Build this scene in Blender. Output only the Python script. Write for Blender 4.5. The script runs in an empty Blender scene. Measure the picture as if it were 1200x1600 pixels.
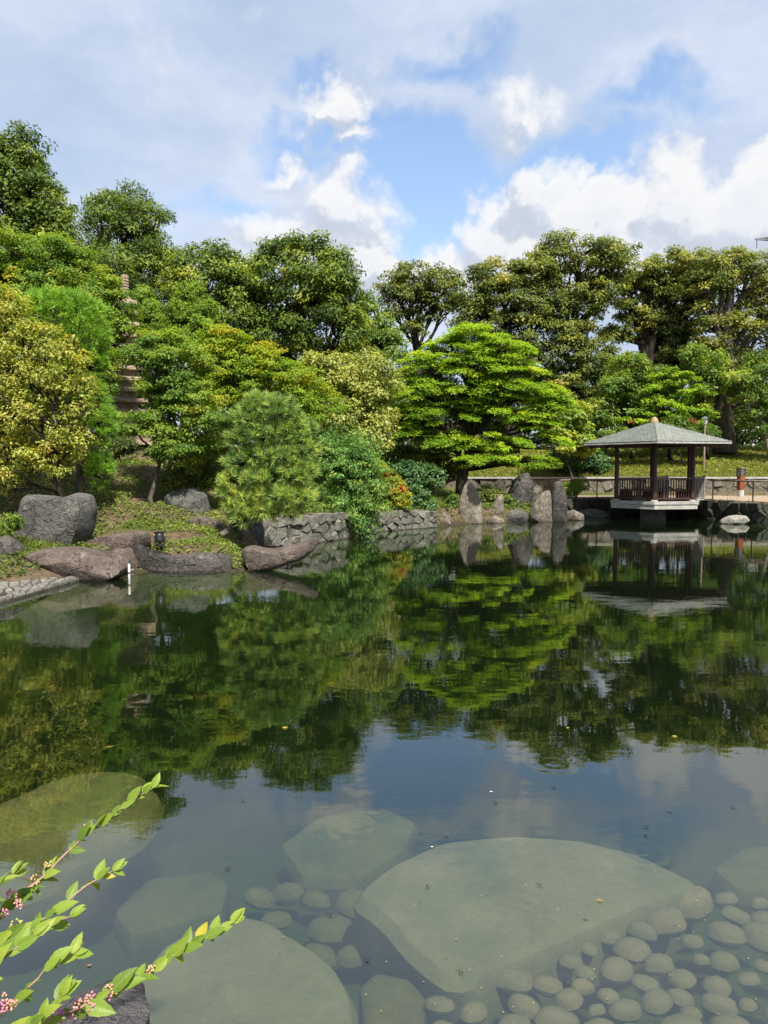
import bpy, bmesh, math, random
import numpy as np
from mathutils import Vector, noise as mnoise

# ------------------------------------------------------------------ camera, light, exposure
S = bpy.context.scene
COL = S.collection
H = 1.9                      # eye height above the pond
FPX = 1110.0                 # focal length in photograph pixels (1200 x 1600)
PITCH = math.atan(63 / FPX)
cam_d = bpy.data.cameras.new('camera')
cam = bpy.data.objects.new('camera', cam_d)
COL.objects.link(cam)
cam.location = (0, 0, H)
cam.rotation_euler = (math.pi / 2 - PITCH, 0, 0)
cam_d.sensor_fit = 'VERTICAL'
cam_d.sensor_height = 36
cam_d.lens = 36 * FPX / 1600
cam_d.clip_start = 0.05
cam_d.clip_end = 4000
S.camera = cam

SUN_AZ = math.radians(160)   # clockwise from +Y (the view direction)
SUN_EL = math.radians(57)
SUN_STRENGTH = 2.75
SKY_STRENGTH = 0.10
EXPOSURE = 1.85
S.view_settings.view_transform = 'Standard'
S.view_settings.look = 'None'
S.view_settings.exposure = EXPOSURE
S.view_settings.gamma = 1.0
S.view_settings.use_curve_mapping = False
sun_d = bpy.data.lights.new('sun', 'SUN')
sun_d.energy = SUN_STRENGTH
sun_d.angle = math.radians(2.5)
sun_d.color = (1.0, 0.95, 0.86)
sun = bpy.data.objects.new('sun', sun_d)
COL.objects.link(sun)
sdir = Vector((math.sin(SUN_AZ) * math.cos(SUN_EL), math.cos(SUN_AZ) * math.cos(SUN_EL), math.sin(SUN_EL)))
sun.rotation_euler = sdir.to_track_quat('Z', 'Y').to_euler()

S.render.engine = 'CYCLES'
S.cycles.max_bounces = 6
S.cycles.diffuse_bounces = 4
S.cycles.glossy_bounces = 3
S.cycles.transmission_bounces = 3
S.cycles.transparent_max_bounces = 8
S.cycles.volume_bounces = 0
S.cycles.caustics_reflective = False
S.cycles.caustics_refractive = False
S.cycles.use_denoising = True
try:
    S.cycles.denoiser = 'OPENIMAGEDENOISE'
    S.cycles.denoising_input_passes = 'RGB_ALBEDO_NORMAL'
    S.cycles.denoising_prefilter = 'ACCURATE'
except Exception:
    pass
S.cycles.sample_clamp_indirect = 4.0


# ------------------------------------------------------------------ picture <-> place
def ray(px, py):
    a, b = (px - 600) / FPX, -(py - 800) / FPX
    cp, sp = math.cos(PITCH), math.sin(PITCH)
    return np.array((a, cp + b * sp, -sp + b * cp))


def at(px, py, Y):
    r = ray(px, py)
    return np.array((0, 0, H)) + r * (Y / r[1])


def gnd(px, py, z=0.0):
    r = ray(px, py)
    return np.array((0, 0, H)) + r * ((z - H) / r[2])


# ------------------------------------------------------------------ node helpers
class NT:
    def __init__(self, tree):
        self.t = tree
        tree.nodes.clear()

    def n(self, typ, **kw):
        nd = self.t.nodes.new(typ)
        for k, v in kw.items():
            if hasattr(nd, k):
                setattr(nd, k, v)
        return nd

    def put(self, sock, v):
        if v is None:
            return
        if isinstance(v, bpy.types.NodeSocket):
            self.t.links.new(v, sock)
        else:
            try:
                sock.default_value = v
            except Exception:
                sock.default_value = (*v, 1.0)

    def math(self, op, a, b=None, c=None, clamp=False):
        nd = self.n('ShaderNodeMath', operation=op)
        nd.use_clamp = clamp
        for i, v in enumerate((a, b, c)):
            self.put(nd.inputs[i], v)
        return nd.outputs[0]

    def vmath(self, op, a, b=None, scale=None):
        nd = self.n('ShaderNodeVectorMath', operation=op)
        self.put(nd.inputs[0], a)
        self.put(nd.inputs[1], b)
        if scale is not None:
            self.put(nd.inputs['Scale'], scale)
        return nd.outputs['Value'] if op in ('DOT_PRODUCT', 'LENGTH', 'DISTANCE') else nd.outputs['Vector']

    def noise(self, vec, scale, detail=4, rough=0.55, dist=0.0, col=False):
        nd = self.n('ShaderNodeTexNoise')
        self.put(nd.inputs['Vector'], vec)
        nd.inputs['Scale'].default_value = scale
        nd.inputs['Detail'].default_value = detail
        nd.inputs['Roughness'].default_value = rough
        nd.inputs['Distortion'].default_value = dist
        return nd.outputs['Color' if col else 0]

    def voro(self, vec, scale, feature='F1'):
        nd = self.n('ShaderNodeTexVoronoi', feature=feature)
        self.put(nd.inputs['Vector'], vec)
        nd.inputs['Scale'].default_value = scale
        return nd.outputs['Distance']

    def ramp(self, fac, stops):
        nd = self.n('ShaderNodeValToRGB')
        self.put(nd.inputs[0], fac)
        el = nd.color_ramp.elements
        while len(el) < len(stops):
            el.new(0.5)
        for e, (p, c) in zip(el, stops):
            e.position = p
            e.color = (*c, 1.0) if len(c) == 3 else c
        return nd.outputs[0]

    def smooth(self, x, a, b, lo=0.0, hi=1.0):
        nd = self.n('ShaderNodeMapRange', interpolation_type='SMOOTHSTEP')
        self.put(nd.inputs[0], x)
        nd.inputs[1].default_value, nd.inputs[2].default_value = a, b
        nd.inputs[3].default_value, nd.inputs[4].default_value = lo, hi
        return nd.outputs[0]

    def mix(self, fac, a, b, blend='MIX'):
        nd = self.n('ShaderNodeMix', data_type='RGBA', blend_type=blend)
        self.put(nd.inputs[0], fac)
        self.put(nd.inputs[6], a if isinstance(a, bpy.types.NodeSocket) else (*a, 1.0))
        self.put(nd.inputs[7], b if isinstance(b, bpy.types.NodeSocket) else (*b, 1.0))
        return nd.outputs[2]

    def bump(self, height, strength, dist=0.02, normal=None):
        nd = self.n('ShaderNodeBump')
        nd.inputs['Strength'].default_value = strength
        nd.inputs['Distance'].default_value = dist
        self.put(nd.inputs['Height'], height)
        if normal is not None:
            self.put(nd.inputs['Normal'], normal)
        return nd.outputs[0]

    def coord(self, which='Object'):
        return self.n('ShaderNodeTexCoord').outputs[which]

    def attr(self, name, out='Fac'):
        return self.n('ShaderNodeAttribute', attribute_name=name).outputs[out]

    def out(self, shader, vol=None):
        o = self.n('ShaderNodeOutputMaterial')
        if shader is not None:
            self.t.links.new(shader, o.inputs[0])
        if vol is not None:
            self.t.links.new(vol, o.inputs[1])

    def principled(self, color, rough=0.7, spec=0.3, normal=None, metal=0.0):
        nd = self.n('ShaderNodeBsdfPrincipled')
        self.put(nd.inputs['Base Color'], color)
        self.put(nd.inputs['Roughness'], rough)
        self.put(nd.inputs['Specular IOR Level'], spec)
        self.put(nd.inputs['Metallic'], metal)
        if normal is not None:
            self.put(nd.inputs['Normal'], normal)
        return nd.outputs[0]


def new_mat(name):
    m = bpy.data.materials.new(name)
    m.use_nodes = True
    return m, NT(m.node_tree)


# ------------------------------------------------------------------ sky with clouds (world)
def build_world():
    w = bpy.data.worlds.new('World')
    S.world = w
    w.use_nodes = True
    k = NT(w.node_tree)
    d = k.coord('Generated')
    d = k.vmath('NORMALIZE', d)
    sky = k.n('ShaderNodeTexSky', sky_type='NISHITA')
    sky.sun_disc = False
    sky.sun_elevation = SUN_EL
    sky.sun_rotation = SUN_AZ
    sky.air_density = 1.1
    sky.dust_density = 0.8
    sky.ozone_density = 1.5
    base = k.vmath('SCALE', sky.outputs[0], scale=0.69)

    warp = k.noise(d, 7, 4, 0.6, col=True)
    warp = k.vmath('SUBTRACT', warp, (0.5, 0.5, 0.5))
    warp2 = k.vmath('SUBTRACT', k.noise(d, 18, 5, 0.65, col=True), (0.5, 0.5, 0.5))
    dw = k.vmath('ADD', k.vmath('ADD', d, k.vmath('SCALE', warp, scale=0.17)), k.vmath('SCALE', warp2, scale=0.07))
    dsoft = k.vmath('ADD', d, k.vmath('SCALE', warp, scale=0.05))

    def blob(px, py, rx, ry, vec):
        c = ray(px, py); c = c / np.linalg.norm(c)
        r = np.cross(c, (0, 0, 1)); r /= np.linalg.norm(r)
        u = np.cross(r, c)
        sc = FPX * (1 + ((px - 600) ** 2 + (py - 800) ** 2) / FPX ** 2) ** 0.5
        x = k.vmath('DOT_PRODUCT', vec, tuple(r * sc / rx))
        y = k.vmath('DOT_PRODUCT', vec, tuple(u * sc / ry))
        f = k.vmath('DOT_PRODUCT', vec, tuple(c))
        q = k.math('SQRT', k.math('ADD', k.math('MULTIPLY', x, x), k.math('MULTIPLY', y, y)))
        v = k.math('SUBTRACT', 1.0, q, clamp=True)
        return k.math('MULTIPLY', v, k.math('GREATER_THAN', f, 0.0))

    def union(bl, vec):
        r = None
        for b in bl:
            v = blob(*b[:4], vec)
            if len(b) > 4:
                v = k.math('MULTIPLY', v, b[4])
            r = v if r is None else k.math('MAXIMUM', r, v)
        return r

    # high veil, open where the blue shows
    holes = union([(650, 300, 210, 110), (560, 225, 170, 80, .8), (470, 215, 110, 60, .75), (880, 250, 170, 70, .65),
                   (1010, 150, 120, 60, .5), (700, 110, 120, 40, .45), (480, 105, 90, 40, .4), (350, 330, 130, 60, .35)], dw)
    vn = k.noise(k.vmath('MULTIPLY', dsoft, (1, 1, 1.7)), 2.6, 5, 0.55)
    cov = k.math('ADD', k.math('SUBTRACT', 0.90, k.math('MULTIPLY', holes, 2.1)), k.math('MULTIPLY', k.math('SUBTRACT', vn, 0.5), 1.1))
    cov = k.smooth(cov, 0.05, 1.0, 0.10, 0.95)
    vn2 = k.noise(k.vmath('MULTIPLY', dsoft, (1, 1, 2.2)), 3.4, 6, 0.6)
    veil = k.ramp(vn2, [(0.30, (0.132, 0.164, 0.217)), (0.47, (0.157, 0.185, 0.236)), (0.60, (0.189, 0.211, 0.254)), (0.74, (0.223, 0.240, 0.265))])
    col = k.mix(cov, k.vmath('SCALE', base, scale=SKY_STRENGTH), veil)

    # heaped clouds
    cb = [(560, 430, 90, 70), (680, 420, 130, 75), (790, 380, 110, 95), (845, 310, 70, 90), (930, 360, 120, 105), (1060, 330, 130, 125),
          (1180, 330, 150, 130), (1010, 420, 200, 110), (1300, 360, 200, 140), (530, 335, 125, 100, .66), (440, 385, 140, 80, .66),
          (525, 165, 95, 60, .78), (810, 165, 90, 80, .55), (430, 245, 70, 46, .52), (560, 232, 85, 38, .55), (740, 450, 300, 60), (850, 420, 460, 110, .8), (500, 410, 170, 110, .62)]
    bl = union(cb, dw)
    bl_up = union(cb, k.vmath('ADD', dw, (0.010, -0.0, 0.030)))
    f1 = k.noise(dsoft, 13, 7, 0.58)
    f1u = k.noise(k.vmath('ADD', dsoft, (0.006, 0, 0.016)), 13, 7, 0.58)
    big = k.noise(d, 1.9, 3, 0.5)

    def density(b, f):
        v = k.math('ADD', k.math('MULTIPLY', b, 1.45), k.math('MULTIPLY', k.math('SUBTRACT', f, 0.5), 1.7))
        return k.math('ADD', v, k.math('MULTIPLY', k.math('SUBTRACT', big, 0.62), 0.35))
    den = density(bl, f1)
    denu = density(bl_up, f1u)
    mask = k.smooth(den, 0.06, 0.68)
    lit = k.smooth(k.math('SUBTRACT', den, denu), -0.22, 0.36)
    core = k.smooth(den, 0.45, 1.5)
    ccol = k.ramp(lit, [(0.0, (0.165, 0.180, 0.209)), (0.40, (0.196, 0.209, 0.232)), (0.75, (0.246, 0.248, 0.258)), (1.0, (0.274, 0.272, 0.270))])
    ccol = k.mix(k.math('MULTIPLY', core, 0.45), ccol, (0.206, 0.219, 0.246))
    col = k.mix(k.math('MULTIPLY', mask, 0.93), col, ccol)
    bg = k.n('ShaderNodeBackground')
    k.put(bg.inputs[0], col)
    bg.inputs[1].default_value = 1.0
    o = k.n('ShaderNodeOutputWorld')
    k.t.links.new(bg.outputs[0], o.inputs[0])


build_world()


# ------------------------------------------------------------------ object helpers
def tag(o, label=None, cat=None, group=None, kind=None):
    for kk, v in (('label', label), ('category', cat), ('group', group), ('kind', kind)):
        if v:
            o[kk] = v
    return o


def empty(name, loc, label, cat, group=None):
    o = bpy.data.objects.new(name, None)
    o.empty_display_size = 0.1
    o.location = tuple(loc)
    COL.objects.link(o)
    return tag(o, label, cat, group)


def mesh_np(name, verts, faces, mat=None, attrs=None, smooth=False):
    """verts (n,3); faces: one (m,k) array or a list of them"""
    verts = np.asarray(verts, dtype=np.float32)
    if not isinstance(faces, list):
        faces = [faces]
    faces = [np.asarray(f, dtype=np.int32) for f in faces if len(f)]
    me = bpy.data.meshes.new(name)
    me.vertices.add(len(verts))
    me.vertices.foreach_set('co', verts.ravel())
    nl = sum(f.size for f in faces)
    npoly = sum(len(f) for f in faces)
    me.loops.add(nl)
    me.loops.foreach_set('vertex_index', np.concatenate([f.ravel() for f in faces]))
    me.polygons.add(npoly)
    starts, off = [], 0
    for f in faces:
        starts.append(off + np.arange(len(f)) * f.shape[1])
        off += f.size
    me.polygons.foreach_set('loop_start', np.concatenate(starts).astype(np.int32))
    if smooth:
        me.polygons.foreach_set('use_smooth', np.ones(npoly, dtype=bool))
    me.update(calc_edges=True)
    if attrs:
        for an, (dom, arr) in attrs.items():
            a = me.attributes.new(an, 'FLOAT', dom)
            a.data.foreach_set('value', np.asarray(arr, dtype=np.float32))
    if mat is not None:
        me.materials.append(mat)
    return me


def obj(name, me, parent=None, loc=(0, 0, 0), rot=None):
    o = bpy.data.objects.new(name, me)
    o.location = tuple(loc)
    if rot is not None:
        o.rotation_euler = rot
    if parent is not None:
        o.parent = parent
    COL.objects.link(o)
    return o


class MB:
    """collects simple shapes into one mesh"""
    def __init__(self):
        self.v, self.f = [], []

    def add(self, vs, fs):
        o = len(self.v)
        self.v += [tuple(map(float, p)) for p in vs]
        self.f += [tuple(i + o for i in f) for f in fs]
        return self

    def box(self, c, half, rz=0.0, ax=None):
        hx, hy, hz = half
        ca, sa = math.cos(rz), math.sin(rz)
        vs = []
        for x, y, z in ((-1, -1, -1), (1, -1, -1), (1, 1, -1), (-1, 1, -1), (-1, -1, 1), (1, -1, 1), (1, 1, 1), (-1, 1, 1)):
            X, Y, Z = x * hx, y * hy, z * hz
            vs.append((c[0] + ca * X - sa * Y, c[1] + sa * X + ca * Y, c[2] + Z))
        return self.add(vs, [(0, 3, 2, 1), (4, 5, 6, 7), (0, 1, 5, 4), (1, 2, 6, 5), (2, 3, 7, 6), (3, 0, 4, 7)])

    def bar(self, a, b, w, h=None):
        """square bar from a to b, w across, h up"""
        h = h or w
        a, b = Vector(a), Vector(b)
        t = (b - a).normalized()
        up = Vector((0, 0, 1)) if abs(t.z) < 0.95 else Vector((1, 0, 0))
        s = t.cross(up).normalized()
        u = s.cross(t).normalized()
        vs = []
        for p in (a, b):
            for x, y in ((-1, -1), (1, -1), (1, 1), (-1, 1)):
                vs.append(p + s * (x * w / 2) + u * (y * h / 2))
        return self.add(vs, [(0, 1, 2, 3), (7, 6, 5, 4), (0, 4, 5, 1), (1, 5, 6, 2), (2, 6, 7, 3), (3, 7, 4, 0)])

    def tube(self, pts, rad, n=8, cap=True):
        pts = [Vector(p) for p in pts]
        if not hasattr(rad, '__len__'):
            rad = [rad] * len(pts)
        o = len(self.v)
        for i, p in enumerate(pts):
            t = (pts[min(i + 1, len(pts) - 1)] - pts[max(i - 1, 0)]).normalized()
            up = Vector((0, 0, 1)) if abs(t.z) < 0.9 else Vector((0, 1, 0))
            s = t.cross(up).normalized()
            u = s.cross(t)
            for j in range(n):
                a = 2 * math.pi * j / n
                q = p + (s * math.cos(a) + u * math.sin(a)) * rad[i]
                self.v.append(tuple(q))
        for i in range(len(pts) - 1):
            for j in range(n):
                k2 = (j + 1) % n
                self.f.append((o + i * n + j, o + i * n + k2, o + (i + 1) * n + k2, o + (i + 1) * n + j))
        if cap:
            self.f.append(tuple(o + j for j in reversed(range(n))))
            self.f.append(tuple(o + (len(pts) - 1) * n + j for j in range(n)))
        return self

    def lathe(self, prof, n=16, c=(0, 0, 0)):
        o = len(self.v)
        for r, z in prof:
            for j in range(n):
                a = 2 * math.pi * j / n
                self.v.append((c[0] + r * math.cos(a), c[1] + r * math.sin(a), c[2] + z))
        for i in range(len(prof) - 1):
            for j in range(n):
                k2 = (j + 1) % n
                self.f.append((o + i * n + j, o + i * n + k2, o + (i + 1) * n + k2, o + (i + 1) * n + j))
        self.f.append(tuple(o + j for j in reversed(range(n))))
        self.f.append(tuple(o + (len(prof) - 1) * n + j for j in range(n)))
        return self

    def mesh(self, name, mat=None, smooth=False):
        me = bpy.data.meshes.new(name)
        me.from_pydata(self.v, [], self.f)
        if smooth:
            me.polygons.foreach_set('use_smooth', [True] * len(me.polygons))
        me.update()
        if mat is not None:
            me.materials.append(mat)
        return me

    def build(self, name, mat, parent=None, loc=(0, 0, 0), smooth=False):
        return obj(name, self.mesh(name, mat, smooth), parent, loc)


def fbm(p, oct=4, f=1.0, gain=0.5):
    s, a = 0.0, 1.0
    for i in range(oct):
        s += a * mnoise.noise(Vector(p) * f)
        f *= 2.03
        a *= gain
    return s


# ------------------------------------------------------------------ materials
def leaf_mat(name, cols, rough=0.55, spec=0.25, trans=0.42):
    m, k = new_mat(name)
    t = k.attr('tint')
    n = len(cols)
    c = k.ramp(t, [(i / (n - 1), cc) for i, cc in enumerate(cols)])
    p = k.principled(c, rough, spec)
    tr = k.n('ShaderNodeBsdfTranslucent')
    tc = k.mix(1.0, c, (1.35, 1.25, 0.45), 'MULTIPLY')
    k.put(tr.inputs[0], tc)
    mx = k.n('ShaderNodeMixShader')
    mx.inputs[0].default_value = min(.5, trans * 1.2)
    k.t.links.new(p, mx.inputs[1])
    k.t.links.new(tr.outputs[0], mx.inputs[2])
    k.out(mx.outputs[0])
    return m


def bark_mat(name, c1, c2, scale=9):
    m, k = new_mat(name)
    v = k.coord()
    sv = k.vmath('MULTIPLY', v, (1, 1, 0.25))
    a = k.noise(sv, scale, 6, 0.65)
    b = k.noise(v, scale * 0.3, 3)
    c = k.mix(k.smooth(a, 0.32, 0.7), c1, c2)
    c = k.mix(k.math('MULTIPLY', k.smooth(b, 0.52, 0.68), 0.45), c, (0.065, 0.07, 0.045))  # patch colour also lowered to paint in the canopy shade
    k.out(k.principled(c, 0.9, 0.1, k.bump(a, 0.9, 0.03)))
    return m


def rock_mat(name, cols, scale=1.0, stain=(0.03, 0.027, 0.028), lichen=(0.34, 0.34, 0.28), stain_amt=0.5, lichen_amt=0.3, moss=0.0, streak=0.0, crack_amt=0.55, top_stain=None, sunk=False):
    m, k = new_mat(name)
    v = k.coord()
    oi = k.n('ShaderNodeObjectInfo').outputs['Random']
    off = k.vmath('ADD', v, k.vmath('SCALE', (7.1, 3.3, 5.7), scale=oi))
    sv = k.vmath('MULTIPLY', off, (1, 1, 1 - 0.75 * streak))
    n1 = k.noise(sv, 2.2 * scale, 7, 0.62)
    n2 = k.noise(sv, 11 * scale, 6, 0.65)
    n3 = k.noise(off, 42 * scale, 4, 0.6)
    mixn = k.math('ADD', k.math('MULTIPLY', n1, 0.55), k.math('MULTIPLY', n2, 0.45))
    c = k.ramp(mixn, [(0.30, cols[0]), (0.48, cols[1]), (0.66, cols[2])])
    c = k.mix(k.math('MULTIPLY', k.smooth(n3, 0.50, 0.72), 0.30), c, cols[2])
    c = k.mix(k.math('MULTIPLY', k.smooth(n3, 0.48, 0.30), 0.45), c, cols[0])
    st = k.smooth(k.noise(sv, 1.5 * scale, 6, 0.7, 0.6), 0.53, 0.62)
    c = k.mix(k.math('MULTIPLY', st, stain_amt), c, stain)
    li = k.smooth(k.noise(off, 5.5 * scale, 7, 0.7, 0.3), 0.58, 0.66)
    c = k.mix(k.math('MULTIPLY', li, lichen_amt), c, lichen)
    if moss:
        g = k.smooth(k.noise(off, 3.1 * scale, 6, 0.65), 0.46, 0.62)
        c = k.mix(k.math('MULTIPLY', g, moss), c, (0.075, 0.095, 0.03))
    if top_stain:
        ds = k.math('ADD', k.vmath('DISTANCE', k.vmath('MULTIPLY', v, (1, 0.3, 0.62)), top_stain[0]), k.math('MULTIPLY', k.math('SUBTRACT', k.noise(v, 9, 6, 0.7), 0.5), 0.34))
        c = k.mix(k.math('MULTIPLY', k.smooth(ds, top_stain[1], top_stain[1] - .05), .93), c, (0.012, 0.011, 0.011))
    # damp band and pale tide line near the water, in the place's own height
    z = k.n('ShaderNodeSeparateXYZ')
    k.put(z.inputs[0], k.n('ShaderNodeNewGeometry').outputs['Position'])
    hz = k.math('ADD', z.outputs[2], k.math('MULTIPLY', k.math('SUBTRACT', n2, 0.5), 0.04))
    if sunk:       # under water: silt instead of a tide line, each stone a little different
        c = k.mix(k.math('MULTIPLY', oi, .5), c, (0.10, 0.088, 0.058))
        c = k.mix(k.math('MULTIPLY', k.smooth(k.noise(off, 1.3 * scale, 4, .6), .5, .66), .45), c, (0.075, 0.082, 0.036))
    else:
        c = k.mix(k.math('MULTIPLY', k.smooth(hz, 0.045, 0.015), 0.75), c, (0.035, 0.033, 0.026))
    crack = k.smooth(k.voro(k.vmath('ADD', off, k.vmath('SCALE', k.noise(off, 3, 4, col=True), scale=0.6)), 1.7 * scale, 'DISTANCE_TO_EDGE'), 0.0, 0.035)
    hgt = k.math('ADD', k.math('ADD', k.math('MULTIPLY', n1, 1.2), k.math('MULTIPLY', n2, 0.8)), k.math('ADD', k.math('MULTIPLY', n3, 0.3), k.math('MULTIPLY', crack, crack_amt)))
    k.out(k.principled(c, 0.85, 0.25, k.bump(hgt, 0.25 if sunk else 0.9, 0.05 if sunk else 0.08)))
    return m


def plain_mat(name, c1, c2, scale=8, rough=0.7, spec=0.3, bump=0.2, stretch=(1, 1, 1), metal=0.0):
    m, k = new_mat(name)
    v = k.vmath('MULTIPLY', k.coord(), stretch)
    oi = k.n('ShaderNodeObjectInfo').outputs['Random']
    v = k.vmath('ADD', v, k.vmath('SCALE', (3.1, 9.3, 5.7), scale=oi))
    a = k.noise(v, scale, 6, 0.62)
    b = k.noise(v, scale * 0.22, 3, 0.5)
    f = k.math('ADD', k.math('MULTIPLY', a, 0.6), k.math('MULTIPLY', b, 0.4))
    c = k.mix(k.smooth(f, 0.33, 0.66), c1, c2)
    k.out(k.principled(c, rough, spec, k.bump(a, bump, 0.01), metal))
    return m


M = {}
M['bark_dark'] = bark_mat('bark dark with shade', (0.017, 0.014, 0.011), (0.053, 0.042, 0.032), 6)  # dark brown bark, darkened further in colour to stand for canopy shade on limbs
M['bark_grey'] = bark_mat('bark grey', (0.05, 0.042, 0.034), (0.17, 0.145, 0.115), 7)
M['bark_pale'] = bark_mat('bark pale', (0.10, 0.085, 0.065), (0.26, 0.23, 0.18), 9)
M['rock_grey'] = rock_mat('rock grey', [(0.047, 0.047, 0.042), (0.094, 0.091, 0.080), (0.166, 0.158, 0.136)], 1.0, lichen_amt=0.35, stain_amt=0.35)
M['rock_brown'] = rock_mat('rock brown', [(0.055, 0.040, 0.033), (0.105, 0.079, 0.065), (0.175, 0.144, 0.116)], 1.1, lichen_amt=0.25, stain_amt=0.35)
M['rock_dark'] = rock_mat('rock dark', [(0.03, 0.028, 0.026), (0.072, 0.063, 0.058), (0.15, 0.132, 0.115)], 1.3, stain_amt=0.5, lichen_amt=0.3)
M['rock_tan'] = rock_mat('rock tan', [(0.084, 0.069, 0.053), (0.166, 0.138, 0.107), (0.254, 0.220, 0.176)], 1.2, stain_amt=0.45, lichen_amt=0.3, streak=0.8)
M['rock_stained'] = rock_mat('black topped tan rock', [(0.095, 0.077, 0.060), (0.186, 0.155, 0.122), (0.285, 0.248, 0.199)], 1.2, stain_amt=0.3, lichen_amt=0.3, streak=0.8, top_stain=((0.17, -0.06, 0.77), 0.36))
M['rock_split'] = rock_mat('split slate rock', [(0.05, 0.045, 0.05), (0.105, 0.095, 0.098), (0.19, 0.175, 0.17)], 4.0, stain_amt=0.3, lichen_amt=0.15, crack_amt=0.6)
M['rock_pale'] = rock_mat('rock pale', [(0.187, 0.173, 0.144), (0.302, 0.281, 0.238), (0.374, 0.353, 0.310)], 1.5, stain_amt=0.12, lichen_amt=0.1)
M['stone_wall'] = rock_mat('wall stone', [(0.105, 0.098, 0.082), (0.21, 0.198, 0.165), (0.34, 0.32, 0.27)], 2.4, stain_amt=0.3, lichen_amt=0.4, moss=0.25)
M['stone_wall_tan'] = rock_mat('wall stone tan', [(0.089, 0.074, 0.056), (0.163, 0.141, 0.107), (0.244, 0.215, 0.170)], 2.2, stain_amt=0.25, lichen_amt=0.3, moss=0.1)
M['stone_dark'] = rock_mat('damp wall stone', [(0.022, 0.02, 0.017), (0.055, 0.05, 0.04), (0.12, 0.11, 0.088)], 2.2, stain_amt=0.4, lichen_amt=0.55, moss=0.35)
M['pebble'] = rock_mat('pale paving stone', [(0.140, 0.129, 0.107), (0.236, 0.220, 0.188), (0.343, 0.322, 0.279)], 2.8, stain_amt=0.2, lichen_amt=0.15)
M['mortar'] = plain_mat('earth joint', (0.02, 0.018, 0.014), (0.05, 0.043, 0.033), 14, 0.95, 0.1, 0.5)
M['mortar_pale'] = plain_mat('sandy joint', (0.09, 0.08, 0.066), (0.19, 0.17, 0.14), 14, 0.95, 0.1, 0.5)
M['sub_rock'] = rock_mat('silted rock', [(0.096, 0.079, 0.045), (0.138, 0.112, 0.065), (0.179, 0.144, 0.086)], 1.6, stain=(0.064, 0.057, 0.027), stain_amt=0.35, lichen=(0.221, 0.170, 0.101), lichen_amt=0.2, crack_amt=0.05, sunk=True)
M['sub_olive'] = rock_mat('algae rock', [(0.040, 0.032, 0.006), (0.085, 0.063, 0.010), (0.130, 0.095, 0.021)], 1.6, stain=(0.030, 0.025, 0.006), stain_amt=0.35, lichen=(0.240, 0.189, 0.098), lichen_amt=0.2, crack_amt=0.05, sunk=True)
M['cobble'] = rock_mat('silted cobble', [(0.108, 0.076, 0.044), (0.155, 0.108, 0.065), (0.202, 0.141, 0.089)], 2.6, stain=(0.072, 0.053, 0.026), stain_amt=0.35, lichen=(0.173, 0.125, 0.073), lichen_amt=0.2, crack_amt=0.05, sunk=True)
M['granite'] = rock_mat('pink granite', [(0.273, 0.195, 0.137), (0.468, 0.351, 0.247), (0.598, 0.468, 0.351)], 3.0, stain_amt=0.3, lichen_amt=0.2)
M['wood_dark'] = plain_mat('dark stained wood', (0.026, 0.012, 0.009), (0.075, 0.032, 0.022), 22, 0.6, 0.3, 0.3, (1, 1, 0.12))
M['wood_grey'] = plain_mat('weathered wood', (0.13, 0.115, 0.10), (0.28, 0.26, 0.235), 26, 0.85, 0.15, 0.4, (1, 1, 0.12))
M['wood_rail'] = plain_mat('rail wood', (0.11, 0.075, 0.055), (0.24, 0.18, 0.14), 26, 0.75, 0.2, 0.3)
M['soffit'] = plain_mat('dark boards', (0.016, 0.010, 0.008), (0.045, 0.028, 0.02), 16, 0.8, 0.15, 0.3)
M['concrete'] = plain_mat('pale concrete', (0.264, 0.254, 0.220), (0.420, 0.410, 0.371), 7, 0.85, 0.2, 0.3)
M['concrete_dull'] = plain_mat('damp concrete', (0.10, 0.095, 0.075), (0.19, 0.18, 0.15), 5, 0.9, 0.15, 0.3)
M['copper'] = plain_mat('brown cap', (0.24, 0.145, 0.07), (0.36, 0.235, 0.125), 12, 0.55, 0.3, 0.1)
M['metal_black'] = plain_mat('black painted metal', (0.012, 0.012, 0.013), (0.028, 0.028, 0.03), 30, 0.4, 0.4, 0.1)
M['metal_grey'] = plain_mat('grey metal', (0.12, 0.125, 0.13), (0.22, 0.225, 0.23), 20, 0.5, 0.5, 0.1, metal=0.4)
M['metal_brown'] = plain_mat('brown painted steel', (0.03, 0.019, 0.014), (0.06, 0.038, 0.028), 25, 0.55, 0.3, 0.1)
M['orange_wood'] = plain_mat('orange brown wood', (0.122, 0.037, 0.011), (0.220, 0.076, 0.025), 16, 0.6, 0.3, 0.3, (1, 1, .15))
M['white_paint'] = plain_mat('white paint', (0.62, 0.61, 0.58), (0.78, 0.77, 0.74), 6, 0.6, 0.3, 0.05)
M['pink_wall'] = plain_mat('pale pink render', (0.58, 0.46, 0.41), (0.70, 0.58, 0.52), 5, 0.85, 0.2, 0.05)
M['roof_tile'] = plain_mat('house roof', (0.06, 0.06, 0.065), (0.12, 0.12, 0.125), 9, 0.6, 0.3, 0.2)
M['glass_dark'] = plain_mat('window glass', (0.02, 0.025, 0.03), (0.05, 0.055, 0.06), 3, 0.08, 0.6, 0.0)
M['lamp_glass'] = plain_mat('frosted lamp panel', (0.5, 0.5, 0.46), (0.62, 0.62, 0.58), 9, 0.4, 0.4, 0.0)
M['berry'] = leaf_mat('berry', [(0.35, 0.36, 0.08), (0.52, 0.30, 0.16), (0.60, 0.25, 0.27), (0.55, 0.13, 0.36)], 0.4, 0.4, 0.1)
M['stem'] = plain_mat('reddish stem', (0.16, 0.10, 0.06), (0.30, 0.20, 0.13), 40, 0.6, 0.3, 0.2)

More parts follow.
